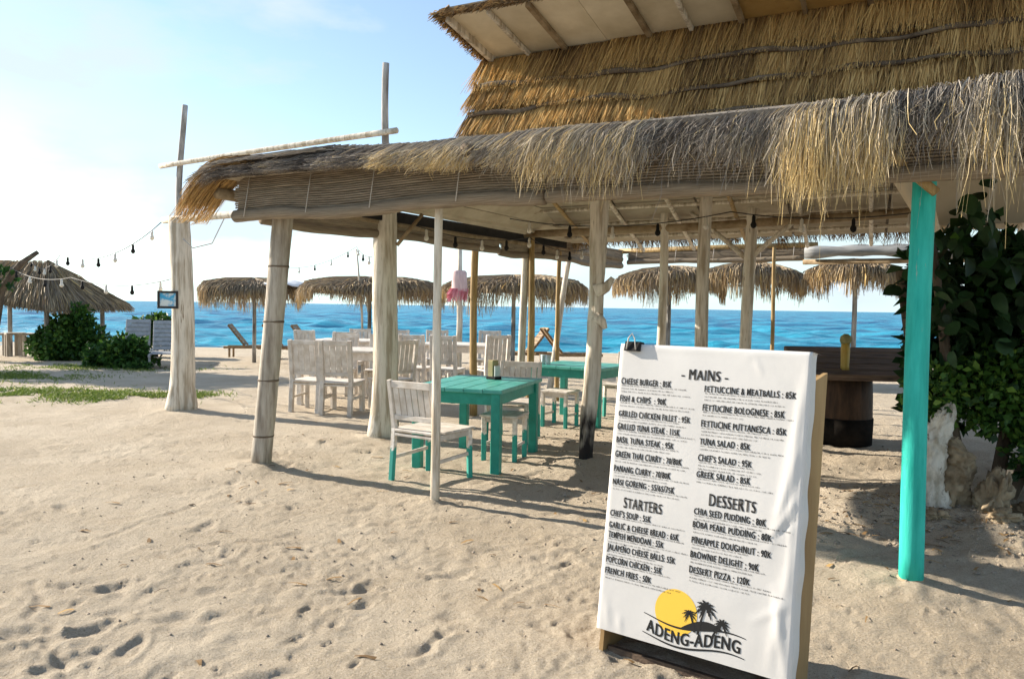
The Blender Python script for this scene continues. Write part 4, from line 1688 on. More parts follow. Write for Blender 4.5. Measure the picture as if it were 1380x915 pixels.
def make_chair(label, mleg, mwood, h=.87, w_=.46, d=.46, seat=.45, loc=(0, 0, 0), rz=0, slats=6, lw=.042, group=None, low=False):
    """faces +Y, back at -Y"""
    t = thing("slatted_chair", label, "chair", loc, rz, group)
    rake = .07
    for sx in (-1, 1):
        x = sx * (w_ / 2 - lw / 2)
        # rear leg running up into the back post
        mb = MB()
        pts = [(x, -d / 2 - .015, -.02), (x, -d / 2 + lw / 2, seat), (x, -d / 2 + lw / 2 - rake, h)]
        mb.bar(pts[0], pts[1], lw, lw)
        o = mb.build("leg", mleg, t)
        MB().bar((x, pts[1][1], seat - .003), pts[2], lw * .97, lw * .92).build("back_post", mwood, t)
        MB().bar((x * 1.02, d / 2 - lw / 2 + .01, -.02), (x, d / 2 - lw / 2, seat - .022), lw, lw).build("leg", mleg, t)
        MB().bar((x, -d / 2 + .03, .20), (x, d / 2 - .03, .215), .022, .03).build("stretcher", mwood, t)
        MB().bar((x, -d / 2 + lw, seat - .05), (x, d / 2 - lw, seat - .05), .022, .05).build("seat_rail", mwood, t)
    for sy in (-1, 1):
        MB().bar((-w_ / 2 + lw, sy * (d / 2 - lw / 2), seat - .05), (w_ / 2 - lw, sy * (d / 2 - lw / 2), seat - .05), .05, .022).build("seat_rail", mwood, t)
    n = 5
    for i in range(n):
        y0 = -d / 2 - .01 + (d + .04) / n * (i + .5)
        ww = w_ + .02 if i else w_ - 2 * lw - .006
        MB().bbox((0, y0, seat - .011), (ww, (d + .04) / n - .004, .022), .004).build("seat_plank", mwood, t)
    zt, zb = h - .035, seat + .10

    def yb(z):
        return -d / 2 + lw / 2 - rake * (z - seat) / (h - seat)
    MB().bbox((0, yb(zt), zt), (w_ - 2 * lw + .004, .026, .06), .004).build("top_rail", mwood, t)
    MB().bbox((0, yb(zb), zb), (w_ - 2 * lw + .004, .026, .045), .004).build("lower_rail", mwood, t)
    sw = (w_ - 2 * lw - .02) / slats
    for i in range(slats):
        x = -(w_ / 2 - lw - .01) + sw * (i + .5)
        MB().bar((x, yb(zb) + .001, zb + .02), (x, yb(zt) + .001, zt - .028), sw - .008, .014).build("slat", mwood, t)
    return t


def face(dx, dy):
    return math.atan2(-dx, dy)


GCH = "white slatted chairs"
# near chair: seen from behind
ca = np.array([-1.04, 6.52])
yawc = R(-33)
ch0 = make_chair("white slatted chair with teal dipped legs, nearest the camera, seen from behind", M_DIP, M_WHITEWOOD, .87, .50, .50, loc=(-.68, 6.66, gz(-.68, 6.66)), rz=yawc, group=GCH)


def placec(x, y, rz, label, sc=1.0, src=None):
    return dup(src or ch0, (x, y, gz(x, y)), rz, label, GCH, sc)


placec(.02, 8.72, R(162), "white chair behind the nearest teal table, facing the camera")


def make_stool(label, x, y, rz):
    t = thing("low_stool", label, "stool", (x, y, gz(x, y)), rz, "low stools by the teal tables")
    for i in range(3):
        MB().bbox((-.13 + i * .13, 0, .45), (.126, .40, .025), .004).build("seat_plank", M_WHITEWOOD, t)
    for sx in (-1, 1):
        for sy in (-1, 1):
            MB().bbox((sx * .16, sy * .16, .208), (.042, .042, .455), .004).build("leg", M_DIP, t)
        MB().bbox((sx * .16, 0, .16), (.02, .278, .03), .003).build("stretcher", M_WHITEWOOD, t)
        MB().bbox((0, sx * .16, .41), (.278, .02, .05), .003).build("seat_rail", M_WHITEWOOD, t)
    return t


make_stool("low white topped stool with teal dipped legs pushed under the nearest teal table", -.06, 7.66, R(-18.3))
make_stool("low white topped stool between the two teal tables, left of the charred log", .62, 9.75, R(-30))
placec(1.62, 10.8, R(150), "white chair behind the far teal table, beside the menu board top")
# heavy white chairs and tables on the left
M_HW = M_WHITEWOOD
hv = make_chair("heavy white armless chair at far left of the chair group, back to the camera", M_HW, M_HW, 1.0, .46, .5, .44, (-2.80, 10.86, gz(-2.8, 10.86)), R(-12), 4, .06, GCH)


def placeh(x, y, rz, label, sc=1.0):
    return dup(hv, (x, y, gz(x, y)), rz, label, GCH, sc)


placeh(-2.33, 10.62, R(-8), "heavy white chair beside the leftmost one, its back to the camera")
placeh(-1.72, 11.1, R(48), "heavy white chair turned sideways just left of the split log post")
placeh(-2.85, 12.75, R(172), "white chair across the white table, facing the camera, left")
placeh(-2.15, 12.7, R(182), "white chair across the white table, facing the camera, right")
wt = make_table("white_table", "low white painted table among the heavy white chairs on the left", M_HW, M_HW, 1.0, 1.5, .80, .08, (-2.4, 11.75, gz(-2.4, 11.75)), R(-10), group="white dining tables")


def placet(x, y, rz, label):
    return dup(wt, (x, y, gz(x, y)), rz, label, "white dining tables")


placet(-3.2, 15.6, R(-8), "white table behind the left chair group, near the loungers")
placeh(-3.9, 15.1, R(-20), "white chair at the left end of the rear left table")
placeh(-3.1, 14.7, R(-5), "white chair in front of the rear left table")
placeh(-2.5, 15.0, R(20), "white chair at the right front of the rear left table")
placeh(-3.3, 16.6, R(185), "white chair behind the rear left table facing the camera")
placeh(-2.5, 16.6, R(175), "white chair at the far right of the rear left table")
placet(-.95, 14.4, R(-20), "white table in the middle behind the teal table")
placeh(-1.62, 13.3, R(-15), "white slatted chair just right of the split log post, behind the teal table")
placeh(-1.08, 13.0, R(-12), "white slatted chair between thin white post and brown bamboo post")
placeh(-.35, 13.5, R(25), "white chair right of the brown bamboo post")
placeh(-.5, 15.5, R(170), "white chair on the sea side of the middle white table")
placeh(-1.5, 15.7, R(190), "white chair on the sea side, left of the middle white table")

# holder on the near table
tz = .77 + gz(-.3, 7.5)
hd = thing("menu_holder", "small wooden card holder with black base on the nearest teal table", "holder", (-.18, 7.86, tz), R(-40))
MB().bbox((0, 0, .015), (.13, .10, .03), .005).build("base", M_BLACK, hd)
MB().bbox((-.01, .0, .11), (.07, .09, .17), .006).build("box", M_BOX, hd)
MB().bbox((.045, 0, .085), (.02, .08, .11), .004).build("card", M_CLOTH, hd)
# glasses row on something behind: three drinking glasses on the teal table 2 end
M_GLASS = mat("clear_glass", (.55, .66, .64), rough=.08, spec=.6)
for i, (dx, dy) in enumerate(((-.42, -.25), (-.30, -.33))):
    gx, gy = c2[0] + E1[0] * dx + E2[0] * dy, c2[1] + E1[1] * dx + E2[1] * dy
    o = MB().tube([(0, 0, 0), (0, 0, .01), (0, 0, .12), (0, 0, .121), (0, 0, .02)], [.028, .03, .037, .033, .026], 14).build("drinking_glass", M_GLASS, None, True)
    o.location = (gx, gy, .76 + gz(*c2))
    tag(o, ("clear drinking glass on the left end of the far teal table", "second drinking glass on the far teal table, nearer its middle")[i], "glass")

# plank table on a drum, right
pt = thing("plank_table", "dark weathered plank table on a brown drum behind the menu board", "table", (3.77, 8.75, gz(3.77, 8.75)), R(-4))
MB().tube([(0, 0, -.02), (0, 0, .02), (0, 0, .06), (0, 0, .3), (0, 0, .55), (0, 0, .76)], [.27, .30, .305, .32, .315, .305], 22, .01, 2).build("drum", M_DRUM, pt, True)
MB().tube([(0, 0, .0), (0, 0, .30)], [.325, .333], 22, .01, 2).build("drum_band", mat("tarred_drum", (.010, .009, .008), (.022, .018, .015), 8, rough=.95, spec=.05), pt, True)
rot = Matrix.Rotation(R(17), 3, 'X')
for i in range(5):
    y = -.36 + i * .19
    cpt = rot @ Vector((0, y, 0)) + Vector((.13 + .02 * math.sin(i * 5), .02, .90))
    MB().bbox(cpt, (1.34 + .05 * math.sin(i * 3.3), .18, .06), .01, rot).build("plank", M_DARKWOOD, pt)
MB().bbox((.13, -.42, .78), (1.25, .05, .07), .006).build("bearer", M_DARKWOOD, pt)
MB().bbox((.13, .25, .90), (1.2, .06, .12), .006).build("bearer", M_DARKWOOD, pt)
vx, vy = 3.70, 8.55
vz = gz(3.77, 8.75) + .885
va = thing("bamboo_vase", "yellow bamboo vase with a dry tuft on the dark plank table", "vase", (vx, vy, vz))
MB().tube([(0, 0, -.04), (0, 0, .0), (0, 0, .2), (0, 0, .26)], [.05, .046, .05, .045], 12, .03, 2).build("vase", M_VASE, va, True)
MB().tube([(0, 0, .25), (0, 0, .29), (0, 0, .33), (0, 0, .36)], [.045, .06, .055, .02], 12, .15, 3).build("tuft", M_CACTUS, va, True)


# ------------------------------------------------------------------ thatched parasols on the beach
def make_parasol(label, loc, Rr=1.35, seed=1, pole=True, n=3200):
    t = thing("thatch_parasol", label, "parasol", loc, 0, "thatched beach parasols")
    rg = np.random.default_rng(seed)
    # pole
    MB().tube([(0, 0, -.15), (.01, 0, 1.2), (0, 0, 2.35)], [.055, .05, .045], 10, .06, seed).build("pole", M_GREYPOLE, t, True)
    # canopy cone
    k = 26
    mb = MB()
    vs = [(0, 0, 2.30)]
    for q, (r_, z) in enumerate(((.5, 2.25), (1.0, 2.13), (1.3, 1.98))):
        for i in range(k):
            a = 2 * math.pi * i / k
            vs.append((r_ * math.cos(a) * (Rr / 1.35), r_ * math.sin(a) * (Rr / 1.35), z + .05 * math.sin(2 * a + seed) * r_))
    fs = [(0, 1 + i, 1 + (i + 1) % k) for i in range(k)]
    for q in range(2):
        for i in range(k):
            j = (i + 1) % k
            fs.append((1 + q * k + i, 1 + (q + 1) * k + i, 1 + (q + 1) * k + j, 1 + q * k + j))
    mb.add(vs, fs)
    o = mb.build("canopy", M_THSLAB, t, True)
    o.modifiers.new("solid", 'SOLIDIFY').thickness = .05
    a = rg.uniform(0, 2 * np.pi, n)
    r0_ = rg.uniform(.05, 1.2, n) * Rr / 1.35
    L = rg.uniform(.10, .44, n) * (1 + .7 * vnoise(a * 3, a * 0, 1, 120 + seed))
    K = 5
    C = np.zeros((n, K, 3))
    Re = Rr * (1 + .05 * np.sin(3 * a + seed) + rg.normal(0, .02, n))
    sg = .05 * np.sin(2 * a + seed)
    zt = 2.34 + sg * r0_ - .24 * (r0_ / Rr) ** 1.6
    ze = 2.03 + sg * 1.5 + .05 * vnoise(a * 2, a * 0, .5, 170 + seed) + rg.uniform(0, .07, n)
    rs = [r0_, (r0_ + Re) / 2 + .03, Re * .99, Re * 1.04, Re * 1.04]
    zs = [zt + .02, 2.36 + sg * rs[1] - .24 * (rs[1] / Rr) ** 1.6 + rg.uniform(0, .04, n), ze, ze - L * .5, ze - L]
    tw = rg.normal(0, .02, n)
    for j in range(K):
        C[:, j, 0] = rs[j] * np.cos(a + tw * j)
        C[:, j, 1] = rs[j] * np.sin(a + tw * j)
        C[:, j, 2] = zs[j]
    tint = np.clip(rg.normal(.42, .18, n)[:, None] + np.linspace(-.12, .28, K)[None, :], 0, 1)
    o = ribbons("thatch", C, rg.uniform(.014, .03, n), tint, M_PARA, t, seed)
    stuff(o)
    for i in range(6):
        a_ = i * math.pi / 3
        MB().tube([(0, 0, 1.95), (1.2 * math.cos(a_) * Rr / 1.35, 1.2 * math.sin(a_) * Rr / 1.35, 1.93)], [.02, .015], 6).build("rib", M_GREYPOLE, t, True)
    return t


def gpx(px, Y, dx=0):
    return ((px - 690) / 1040 * Y + dx, Y)


x, y = gpx(342, 21)
GP = "thatched beach parasols"
par0 = make_parasol("thatched parasol left of the bamboo corner post, its golden tip hanging low", (x, y, gz(x, y) - .05), 1.38, 1)
for i_, (px, Y, lb, Rr, dz) in enumerate(((497, 20, "thatched parasol between the bamboo corner post and the split log", 1.70, -.02), (691, 19, "thatched parasol behind the brown bamboo posts and pink cloth", 1.66, .0),
                          (900, 17.5, "thatched parasol seen under the rear mats left of the paired pale posts", 1.15, .18), (1006, 16.8, "thatched parasol with golden right tip seen right of the Y braced post", 1.12, .22),
                          (1150, 15.5, "thatched parasol nearest the turquoise post and shrub", .95, .22))):
    x, y = gpx(px, Y)
    make_parasol(lb, (x, y, gz(x, y) + dz), Rr, i_ + 2)
# white sheets lying on two parasols
for px, Y, zz, lb in ((385, 20.6, 2.33, "white sheet spread over the thatched parasol left of the bamboo corner post"), (530, 20, 2.37, "white sheet spread over the thatched parasol left of the split log")):
    x, y = gpx(px, Y)
    mb = MB()
    nn = 12
    V = []
    for i in range(nn):
        for j in range(nn):
            u, v = i / (nn - 1) - .5, j / (nn - 1) - .5
            V.append((u * 1.5, v * 1.2, -.55 * (u * u + v * v) + .02 * math.sin(u * 20 + v * 13)))
    mb.add(V, [(i * nn + j, (i + 1) * nn + j, (i + 1) * nn + j + 1, i * nn + j + 1) for i in range(nn - 1) for j in range(nn - 1)])
    o = mb.build("canopy_sheet", M_BLUEWHITE, None, True)
    o.modifiers.new("solid", 'SOLIDIFY').thickness = .008
    o.location = (x, y, zz + gz(x, y) - .1)
    tag(o, lb, "sheet", "sheets on the parasols")

# hut roof far left
hx_, hy_ = -13.25, 21.5
hut = thing("thatched_hut", "low thatched beach hut at the left edge behind the green shrubs", "hut", (hx_, hy_, gz(hx_, hy_)), R(-8))
ra_ = [(-1.35, -.9, 2.30), (1.35, -.9, 2.30), (1.35, .9, 2.30), (-1.35, .9, 2.30)]
eav = [(-2.2, -1.5, 1.85), (1.75, -1.7, 1.40), (1.75, 1.6, 1.45), (-2.2, 1.5, 1.85)]
rdg = [(-1.2, 0, 2.65), (.35, 0, 2.66)]
mb = MB().add(eav + rdg, [(0, 1, 5, 4), (1, 2, 5), (2, 3, 4, 5), (3, 0, 4)])
o = mb.build("roof", M_THSLAB, hut)
o.modifiers.new("solid", 'SOLIDIFY').thickness = .08
rgh = np.random.default_rng(77)
CC = []
for (e0, e1_, q0, q1) in ((eav[0], eav[1], rdg[0], rdg[1]), (eav[1], eav[2], rdg[1], rdg[1]), (eav[3], eav[0], rdg[0], rdg[0])):
    n = 2600
    k = rgh.uniform(0, 1, n)[:, None]
    f0 = rgh.uniform(.0, .8, n)[:, None]
    e_ = np.array(e0) * (1 - k) + np.array(e1_) * k
    q_ = np.array(q0) * (1 - k) + np.array(q1) * k
    top_ = q_ * (1 - f0) + e_ * f0
    mid = q_ * (1 - np.minimum(f0 + .25, 1)) + e_ * np.minimum(f0 + .25, 1)
    end = q_ * (1 - np.minimum(f0 + .5, 1.06)) + e_ * np.minimum(f0 + .5, 1.06)
    end[:, 2] -= rgh.uniform(0, .12, n)
    h_ = np.array([0, 0, .07])
    CC.append(np.stack([top_ + h_, mid + h_ * 1.1 + rgh.normal(0, .015, (n, 3)), end + h_ * .6], axis=1))
C = np.concatenate(CC)
stuff(ribbons("thatch", C, rgh.uniform(.02, .04, len(C)), np.clip(rgh.normal(.5, .18, len(C)), 0, 1), M_PARA, hut, 3))
for sx, sy in ((-1.7, -1.0), (1.2, -1.1), (-1.7, 1.0), (1.2, 1.1)):
    MB().tube([(sx, sy, -.3), (sx, sy, 1.65)], .06, 8, .05, 3).build("post", M_GREYPOLE, hut, True)
# low stools / crates under the hut
for i, (px, Y) in enumerate(((8, 23), (34, 23.4), (20, 22.2))):
    x, y = gpx(px, Y)
    z = gz(x, y)
    s_ = thing("wooden_stool", ("square wooden stool at the far left edge under the hut", "wooden stool under the hut beside the green shrub", "middle wooden stool under the hut at far left")[i], "stool", (x, y, z), R(20 * i), "stools under the hut")
    MB().bbox((0, 0, .66), (.5, .5, .06), .01).build("seat", M_GREYPOST, s_)
    for sx in (-1, 1):
        for sy in (-1, 1):
            MB().bbox((sx * .2, sy * .2, .31), (.09, .09, .68), .008).build("leg", M_GREYPOST, s_)


# ------------------------------------------------------------------ sun loungers
def make_lounger(label, m, loc, rz, ang=50, group="brown sun loungers"):
    """head at +X, slats across"""
    t = thing("sun_lounger", label, "sun lounger", loc, rz, group)
    for sy in (-1, 1):
        MB().bbox((-.1, sy * .30, .34), (1.75, .05, .07), .006).build("side_rail", m, t)
        for sx in (-.8, .6):
            MB().bbox((sx, sy * .30, .14), (.06, .05, .36), .006).build("leg", m, t)
        a = R(ang)
        MB().bar((.15, sy * .26, .39), (.15 + .82 * math.cos(a), sy * .26, .39 + .82 * math.sin(a)), .045, .045).build("back_rail", m, t)
    for i in range(8):
        MB().bbox((-.9 + i * .14, 0, .385), (.12, .55, .022), .004).build("slat", m, t)
    for i in range(7):
        r_ = .06 + i * .12
        MB().bbox((.15 + r_ * math.cos(a) - .02, 0, .39 + r_ * math.sin(a) + .02), (.105, .55, .02), .004, Matrix.Rotation(-a, 3, 'Y')).build("back_slat", m, t)
    return t


def mirrored(px, Y):
    x, y = gpx(px, Y)
    return (x, y, gz(x, y))


lg = make_lounger("brown wooden sun lounger with raised back, left of the bamboo corner post", M_LOUNGE, mirrored(338, 24.5), R(188), 52)
for px, Y, rz, lb in ((385, 23.5, 186, "brown sun lounger just right of the bamboo corner post"), (424, 23.5, 178, "brown sun lounger behind the white chairs on the left"),
                      (762, 21, 190, "brown sun lounger beside the thin dark bamboo post near the sea"), (706, 21.5, 15, "brown sun lounger behind the paired posts near the sea"), (552, 23, 180, "brown sun lounger just right of the split log near the sea")):
    dup(lg, mirrored(px, Y), R(rz), lb, "brown sun loungers")
lw_ = make_lounger("grey white mesh sun lounger right beside the whitewashed trunk post", M_LOUNGEW, mirrored(222, 18.6), R(112), 58, "pale sun loungers")
dup(lw_, mirrored(184, 18.9), R(112), "grey white mesh sun lounger half hidden by the low shrub", "pale sun loungers")

# ------------------------------------------------------------------ pole with pink cloth, flag pole, framed picture
x, y = gpx(618, 17)
lp = thing("lantern_pole", "white pole with a tattered pink cloth shade behind the split log", "pole", (x, y, gz(x, y)))
MB().tube([(0, 0, -.1), (.02, 0, 1.2), (.0, 0, 3.0)], [.07, .065, .05], 10, .06, 2).build("pole", M_WHITEPOST, lp, True)
M_PALEPINK = mat("pale_pink_cloth", (.52, .36, .36), (.66, .50, .48), 8, (3, 3, .5), rough=.85)
MB().tube([(0, 0, 2.30), (0, 0, 2.26), (0, 0, 2.1), (.01, 0, 1.95), (.0, 0, 1.86)], [.13, .165, .17, .18, .185], 18, .05, 5, False).build("shade", M_PALEPINK, lp, True)
rgl = np.random.default_rng(8)
n = 130
al = rgl.uniform(0, 2 * np.pi, n)
Lc = rgl.uniform(.10, .30, n)
C = np.zeros((n, 4, 3))
for k in range(4):
    C[:, k, 0] = (.18 + .012 * k) * np.cos(al) - .02 * k
    C[:, k, 1] = (.18 + .012 * k) * np.sin(al)
    C[:, k, 2] = 1.90 - Lc * k / 3
o = ribbons("ragged_hem", C, rgl.uniform(.03, .06, n), np.zeros(n), M_PINK, lp, 4)
stuff(o)
x, y = gpx(490, 19)
fpole = MB().tube([(0, 0, -.1), (-.05, 0, 1.4), (-.19, 0, 2.95)], [.03, .028, .022], 8, .05, 2).build("slim_pole", M_WHITEPOST, None, True)
fpole.location = (x, y, gz(x, y))
tag(fpole, "slim white leaning pole holding light strings above the thatched parasol", "pole")
a = gpt(-3.96, 1.95)
pf = thing("framed_picture", "small dark framed picture hung on the left side of the whitewashed trunk post", "picture", (a[0] - .10, a[1] - .18, 1.52), R(8))
for (cx_, cz_, sx_, sz_) in ((0, .105, .27, .03), (0, -.105, .27, .03), (-.12, 0, .03, .18), (.12, 0, .03, .18)):
    MB().bbox((cx_, 0, cz_), (sx_, .022, sz_), .003).build("frame", M_FRAME, pf)
MB().bbox((0, .006, 0), (.21, .006, .18), .001).build("print", M_PICBLUE, pf)


# ------------------------------------------------------------------ string lights
def string(pts, nbulb, label, sag, name="string_lights"):
    p0 = np.array(pts[0])
    t = thing(name, label, "string lights", tuple(p0))
    C = []
    for a_, b_ in zip(pts[:-1], pts[1:]):
        a_ = np.array(a_)
        b_ = np.array(b_)
        for k in np.linspace(0, 1, 13)[:-1]:
            p_ = a_ * (1 - k) + b_ * k
            p_[2] -= sag * 4 * k * (1 - k)
            C.append(p_ - p0)
    C.append(np.array(pts[-1]) - p0)
    MB().tube(C, .006, 5).build("wire", M_WIRE, t, True)
    L = len(C) - 1
    for i in range(nbulb):
        k = (i + .5) / nbulb * L
        q = C[int(k)] * (1 - k % 1) + C[min(int(k) + 1, L)] * (k % 1)
        o = MB().tube([(0, 0, 0), (0, 0, -.02), (0, 0, -.07), (0, 0, -.075), (0, 0, -.10), (0, 0, -.125), (0, 0, -.14)], [.005, .018, .018, .02, .032, .026, .008], 8).build("bulb", M_BLACK if i % 2 else M_GLASS_BULB, t, True)
        o.location = q
    return t


a = gpt(-3.96, 1.95)
string([(a[0] - .3, a[1] + .1, 2.6), (-7.6, 13.0, 2.25), (-12.5, 20, 2.55)], 12, "string of bulbs running left from the whitewashed trunk post", .25)
string([(a[0] - .05, a[1] - .05, 1.82), (-7.2, 12.6, 1.86), (-10.4, 16.0, 2.15)], 8, "lower string of bulbs left of the whitewashed trunk post", .12)
string([tuple(P(-.3, 2.0, 2.2) + np.array([.1, .1, 0])), (gpx(490, 19)[0] - .19, 19, 2.9), (gpx(372, 20.6)[0], 20.6, 2.45)], 10, "string of bulbs over the beach parasols from the slim pole", .2)
string([tuple(P(-.1, 2.2, 2.42)), tuple(P(.1, 4.5, 2.45)), tuple(P(.1, 6.3, 2.42))], 9, "string of bulbs hanging inside the pavilion's left eave", .10)
string([tuple(P(.6, 3.2, 2.55)), tuple(P(3.2, 3.4, 2.52)), tuple(P(5.6, 3.2, 2.5))], 10, "string of bulbs across the pavilion's middle bay", .12)
# loose wire on the trunk post
mb = MB().tube([(a[0] + .1, a[1] - .16, 2.35), (a[0] + .25, a[1] - .2, 2.22), (a[0] + .55, a[1] - .3, 2.28), (a[0] + .8, a[1] - .5, 2.62)], .007, 6)
o = mb.build("loose_wire", M_WIREW, None, True)
tag(o, "loose pale wire looping from the whitewashed trunk post to the rail", "wire")


# ------------------------------------------------------------------ vegetation
def leaf_mesh(name, L=.12, W=.10, fold=.25, bend=.3):
    vs = []
    fs = []
    n = 6
    for i in range(n + 1):
        k = i / n
        w_ = W / 2 * (math.sin(math.pi * min(1, k * .93 + .07)) ** .65)
        z = -bend * L * k * k
        y = L * k
        vs += [(-w_, y, z + fold * w_), (0, y, z), (w_, y, z + fold * w_)]
        if i:
            o = 3 * (i - 1)
            fs += [(o, o + 1, o + 4, o + 3), (o + 1, o + 2, o + 5, o + 4)]
    me = bpy.data.meshes.new(name)
    me.from_pydata(vs, [], fs)
    me.polygons.foreach_set("use_smooth", [True] * len(me.polygons))
    me.materials.append(M_SEAGRAPE)
    me.update()
    return me


def leaf_cloud(centres, radii, n, lsize, seed, tmean=.4, fine=False):
    """small folded leaves through several ellipsoids -> verts, faces, tint"""
    rg = np.random.default_rng(seed)
    wgt = np.array([r_[0] * r_[1] * r_[2] for r_ in radii])
    pick = rg.choice(len(centres), n, p=wgt / wgt.sum())
    c = np.array(centres)[pick]
    r_ = np.array(radii)[pick]
    d = rg.normal(size=(n, 3))
    d /= np.linalg.norm(d, axis=1, keepdims=True)
    rad = rg.uniform(.0, 1, n) ** .42
    rad *= 1 + .22 * vnoise(d[:, 0] * 3 + pick, d[:, 2] * 3, 1, 130 + seed)
    p = c + d * r_ * rad[:, None]
    f = d + rg.normal(0, .7, (n, 3)) + np.array([0, 0, -.1])
    f /= np.linalg.norm(f, axis=1, keepdims=True)
    sd_ = np.cross(f, rg.normal(size=(n, 3)))
    sd_ /= np.linalg.norm(sd_, axis=1, keepdims=True)
    nn = np.cross(sd_, f)
    L = lsize * rg.uniform(.6, 1.25, n)
    W_ = L * .33
    v = np.stack([p, p + f * (L * .45)[:, None] - sd_ * W_[:, None] + nn * (L * .1)[:, None], p + f * L[:, None] - nn * (L * .12)[:, None],
                  p + f * (L * .45)[:, None] + sd_ * W_[:, None] + nn * (L * .1)[:, None]], axis=1)
    F = np.arange(n * 4).reshape(n, 4)
    tint = np.clip(rg.normal(tmean, .2, n) + .15 * vnoise(p[:, 0], p[:, 2], .4, 140 + seed), 0, 1)
    return v.reshape(-1, 3), F, np.repeat(tint, 4)


def shrub(name, label, loc, cents, rads, n, ls, seed, tmean, stems=5, group=None):
    t = thing(name, label, "shrub", loc, 0, group)
    V, F, tt = leaf_cloud(cents, rads, n, ls, seed, tmean)
    o = np_mesh("foliage", V, F, M_LEAFV, t, tt)
    stuff(o)
    rk = random.Random(seed)
    for i in range(stems):
        c = cents[i % len(cents)]
        MB().tube([(rk.uniform(-.1, .1), rk.uniform(-.1, .1), -.1), (c[0] * .5, c[1] * .5, c[2] * .5), (c[0], c[1], c[2] * 1.2)], [.03, .02, .01], 6, .1, i).build("stem", M_BARK, t, True)
    return t


x, y = gpx(92, 20.5)
shrub("beach_shrub", "tall bright green leafy shrub in front of the thatched hut", (x, y, gz(x, y)), [(-.1, 0, .5), (.15, 0, .95), (.5, .1, .4), (-.5, 0, .35), (.2, 0, 1.25), (.45, 0, 1.1), (-.35, 0, .95), (.8, 0, .75)],
      [(.75, .6, .55), (.45, .4, .45), (.6, .5, .42), (.5, .5, .38), (.32, .3, .3), (.16, .16, .25), (.16, .16, .25), (.2, .2, .25)], 5600, .14, 1, .62, group="green beach shrubs")
x, y = gpx(168, 18.0)
shrub("beach_shrub", "low dark green shrub between the tall shrub and the pale lounger", (x, y, gz(x, y)), [(-.2, 0, .30), (.15, 0, .36), (.1, 0, .2), (-.6, 0, .28), (-.1, 0, .62)], [(.5, .4, .33), (.4, .4, .36), (.6, .4, .2), (.35, .35, .28), (.14, .14, .2)], 4200, .13, 2, .5, group="green beach shrubs")
x, y = gpx(213, 23.5)
shrub("beach_shrub", "green shrub rising behind the pale sun loungers", (x, y, gz(x, y)), [(0, 0, .8), (-.5, 0, .7), (.5, 0, .6)], [(.55, .5, .5), (.45, .4, .45), (.45, .4, .4)], 2600, .16, 3, .6, group="green beach shrubs")
x, y = gpx(188, 17.5)
shrub("beach_shrub", "tiny green plant on the sand in front of the pale loungers", (x, y, gz(x, y)), [(0, 0, .08)], [(.3, .2, .09)], 350, .08, 4, .35, 2, group="green beach shrubs")

# tree at the left edge
tx_, ty_ = -13.0, 19.2
tree = thing("beach_tree", "dark leaning tree cut by the left edge beside the hut", "tree", (tx_, ty_, gz(tx_, ty_)))
MB().tube([(0, 0, -.2), (.1, 0, .9), (.25, .05, 1.8), (.75, .05, 2.45), (1.15, .1, 2.75)], [.13, .11, .09, .07, .05], 10, .15, 2).build("trunk", M_BARK, tree, True)
MB().tube([(.15, 0, 1.3), (-.6, .1, 2.3), (-1.4, .2, 3.3)], [.12, .09, .05], 8, .1, 3).build("limb", M_BARK, tree, True)
MB().tube([(.2, 0, 1.7), (-.1, -.5, 2.6), (-.6, -.9, 3.6)], [.1, .07, .04], 8, .1, 4).build("limb", M_BARK, tree, True)
V, F, tt = leaf_cloud([(-2.8, .2, 3.6), (-2.3, -.8, 3.9), (-3.4, .2, 4.2), (-2.6, .6, 4.6), (-4.2, -.4, 3.7), (.35, 0, 2.1)], [(1.1, 1, .8), (1.0, .9, .8), (1.1, 1, .9), (1.2, 1, .8), (1.0, 1, .8), (.34, .3, .3)], 9000, .2, 5, .3)
o = np_mesh("crown", V, F, M_LEAFV, tree, tt)
stuff(o)

# big broad-leaved shrub at the right, under the roof edge
SX, SY = 3.75, 6.1
big = thing("broad_leaf_shrub", "large dark broad leaved shrub climbing beside the turquoise post", "shrub", (SX, SY, gz(SX, SY)))
for i, pts in enumerate([[(-.1, 0, -.1), (-.25, 0, .6), (-.35, .0, 1.4), (-.55, -.1, 2.2), (-.7, -.2, 2.7)], [(.1, 0, -.1), (.3, .1, .8), (.5, .1, 1.8), (.55, 0, 2.5)],
                         [(.2, 0, -.1), (.7, .1, .9), (1.2, .1, 1.7), (1.4, .1, 2.2)], [(-.15, .1, .2), (-.4, .3, 1.0), (-.5, .4, 1.8)]]):
    MB().tube(pts, [.06 - .011 * j for j in range(len(pts))], 8, .12, i).build("stem", M_BARK, big, True)
LM = [leaf_mesh("leaf", .15, .125, .2, .25), leaf_mesh("leaf", .17, .10, .3, .4), leaf_mesh("leaf", .13, .12, .1, .15)]
rl = random.Random(12)
ells = [(-.10, -.1, 1.65, .50, .35, .55, 80), (.55, -.15, 1.5, .65, .35, .6, 90), (1.15, -.1, 1.3, .5, .4, .7, 60), (-.5, -.15, 1.35, .22, .2, .3, 14), (-.62, -.2, 1.78, .20, .18, .28, 16), (-.45, -.3, 2.25, .25, .18, .3, 10), (.75, -.15, .85, .6, .3, .4, 30)]
nl_ = 0
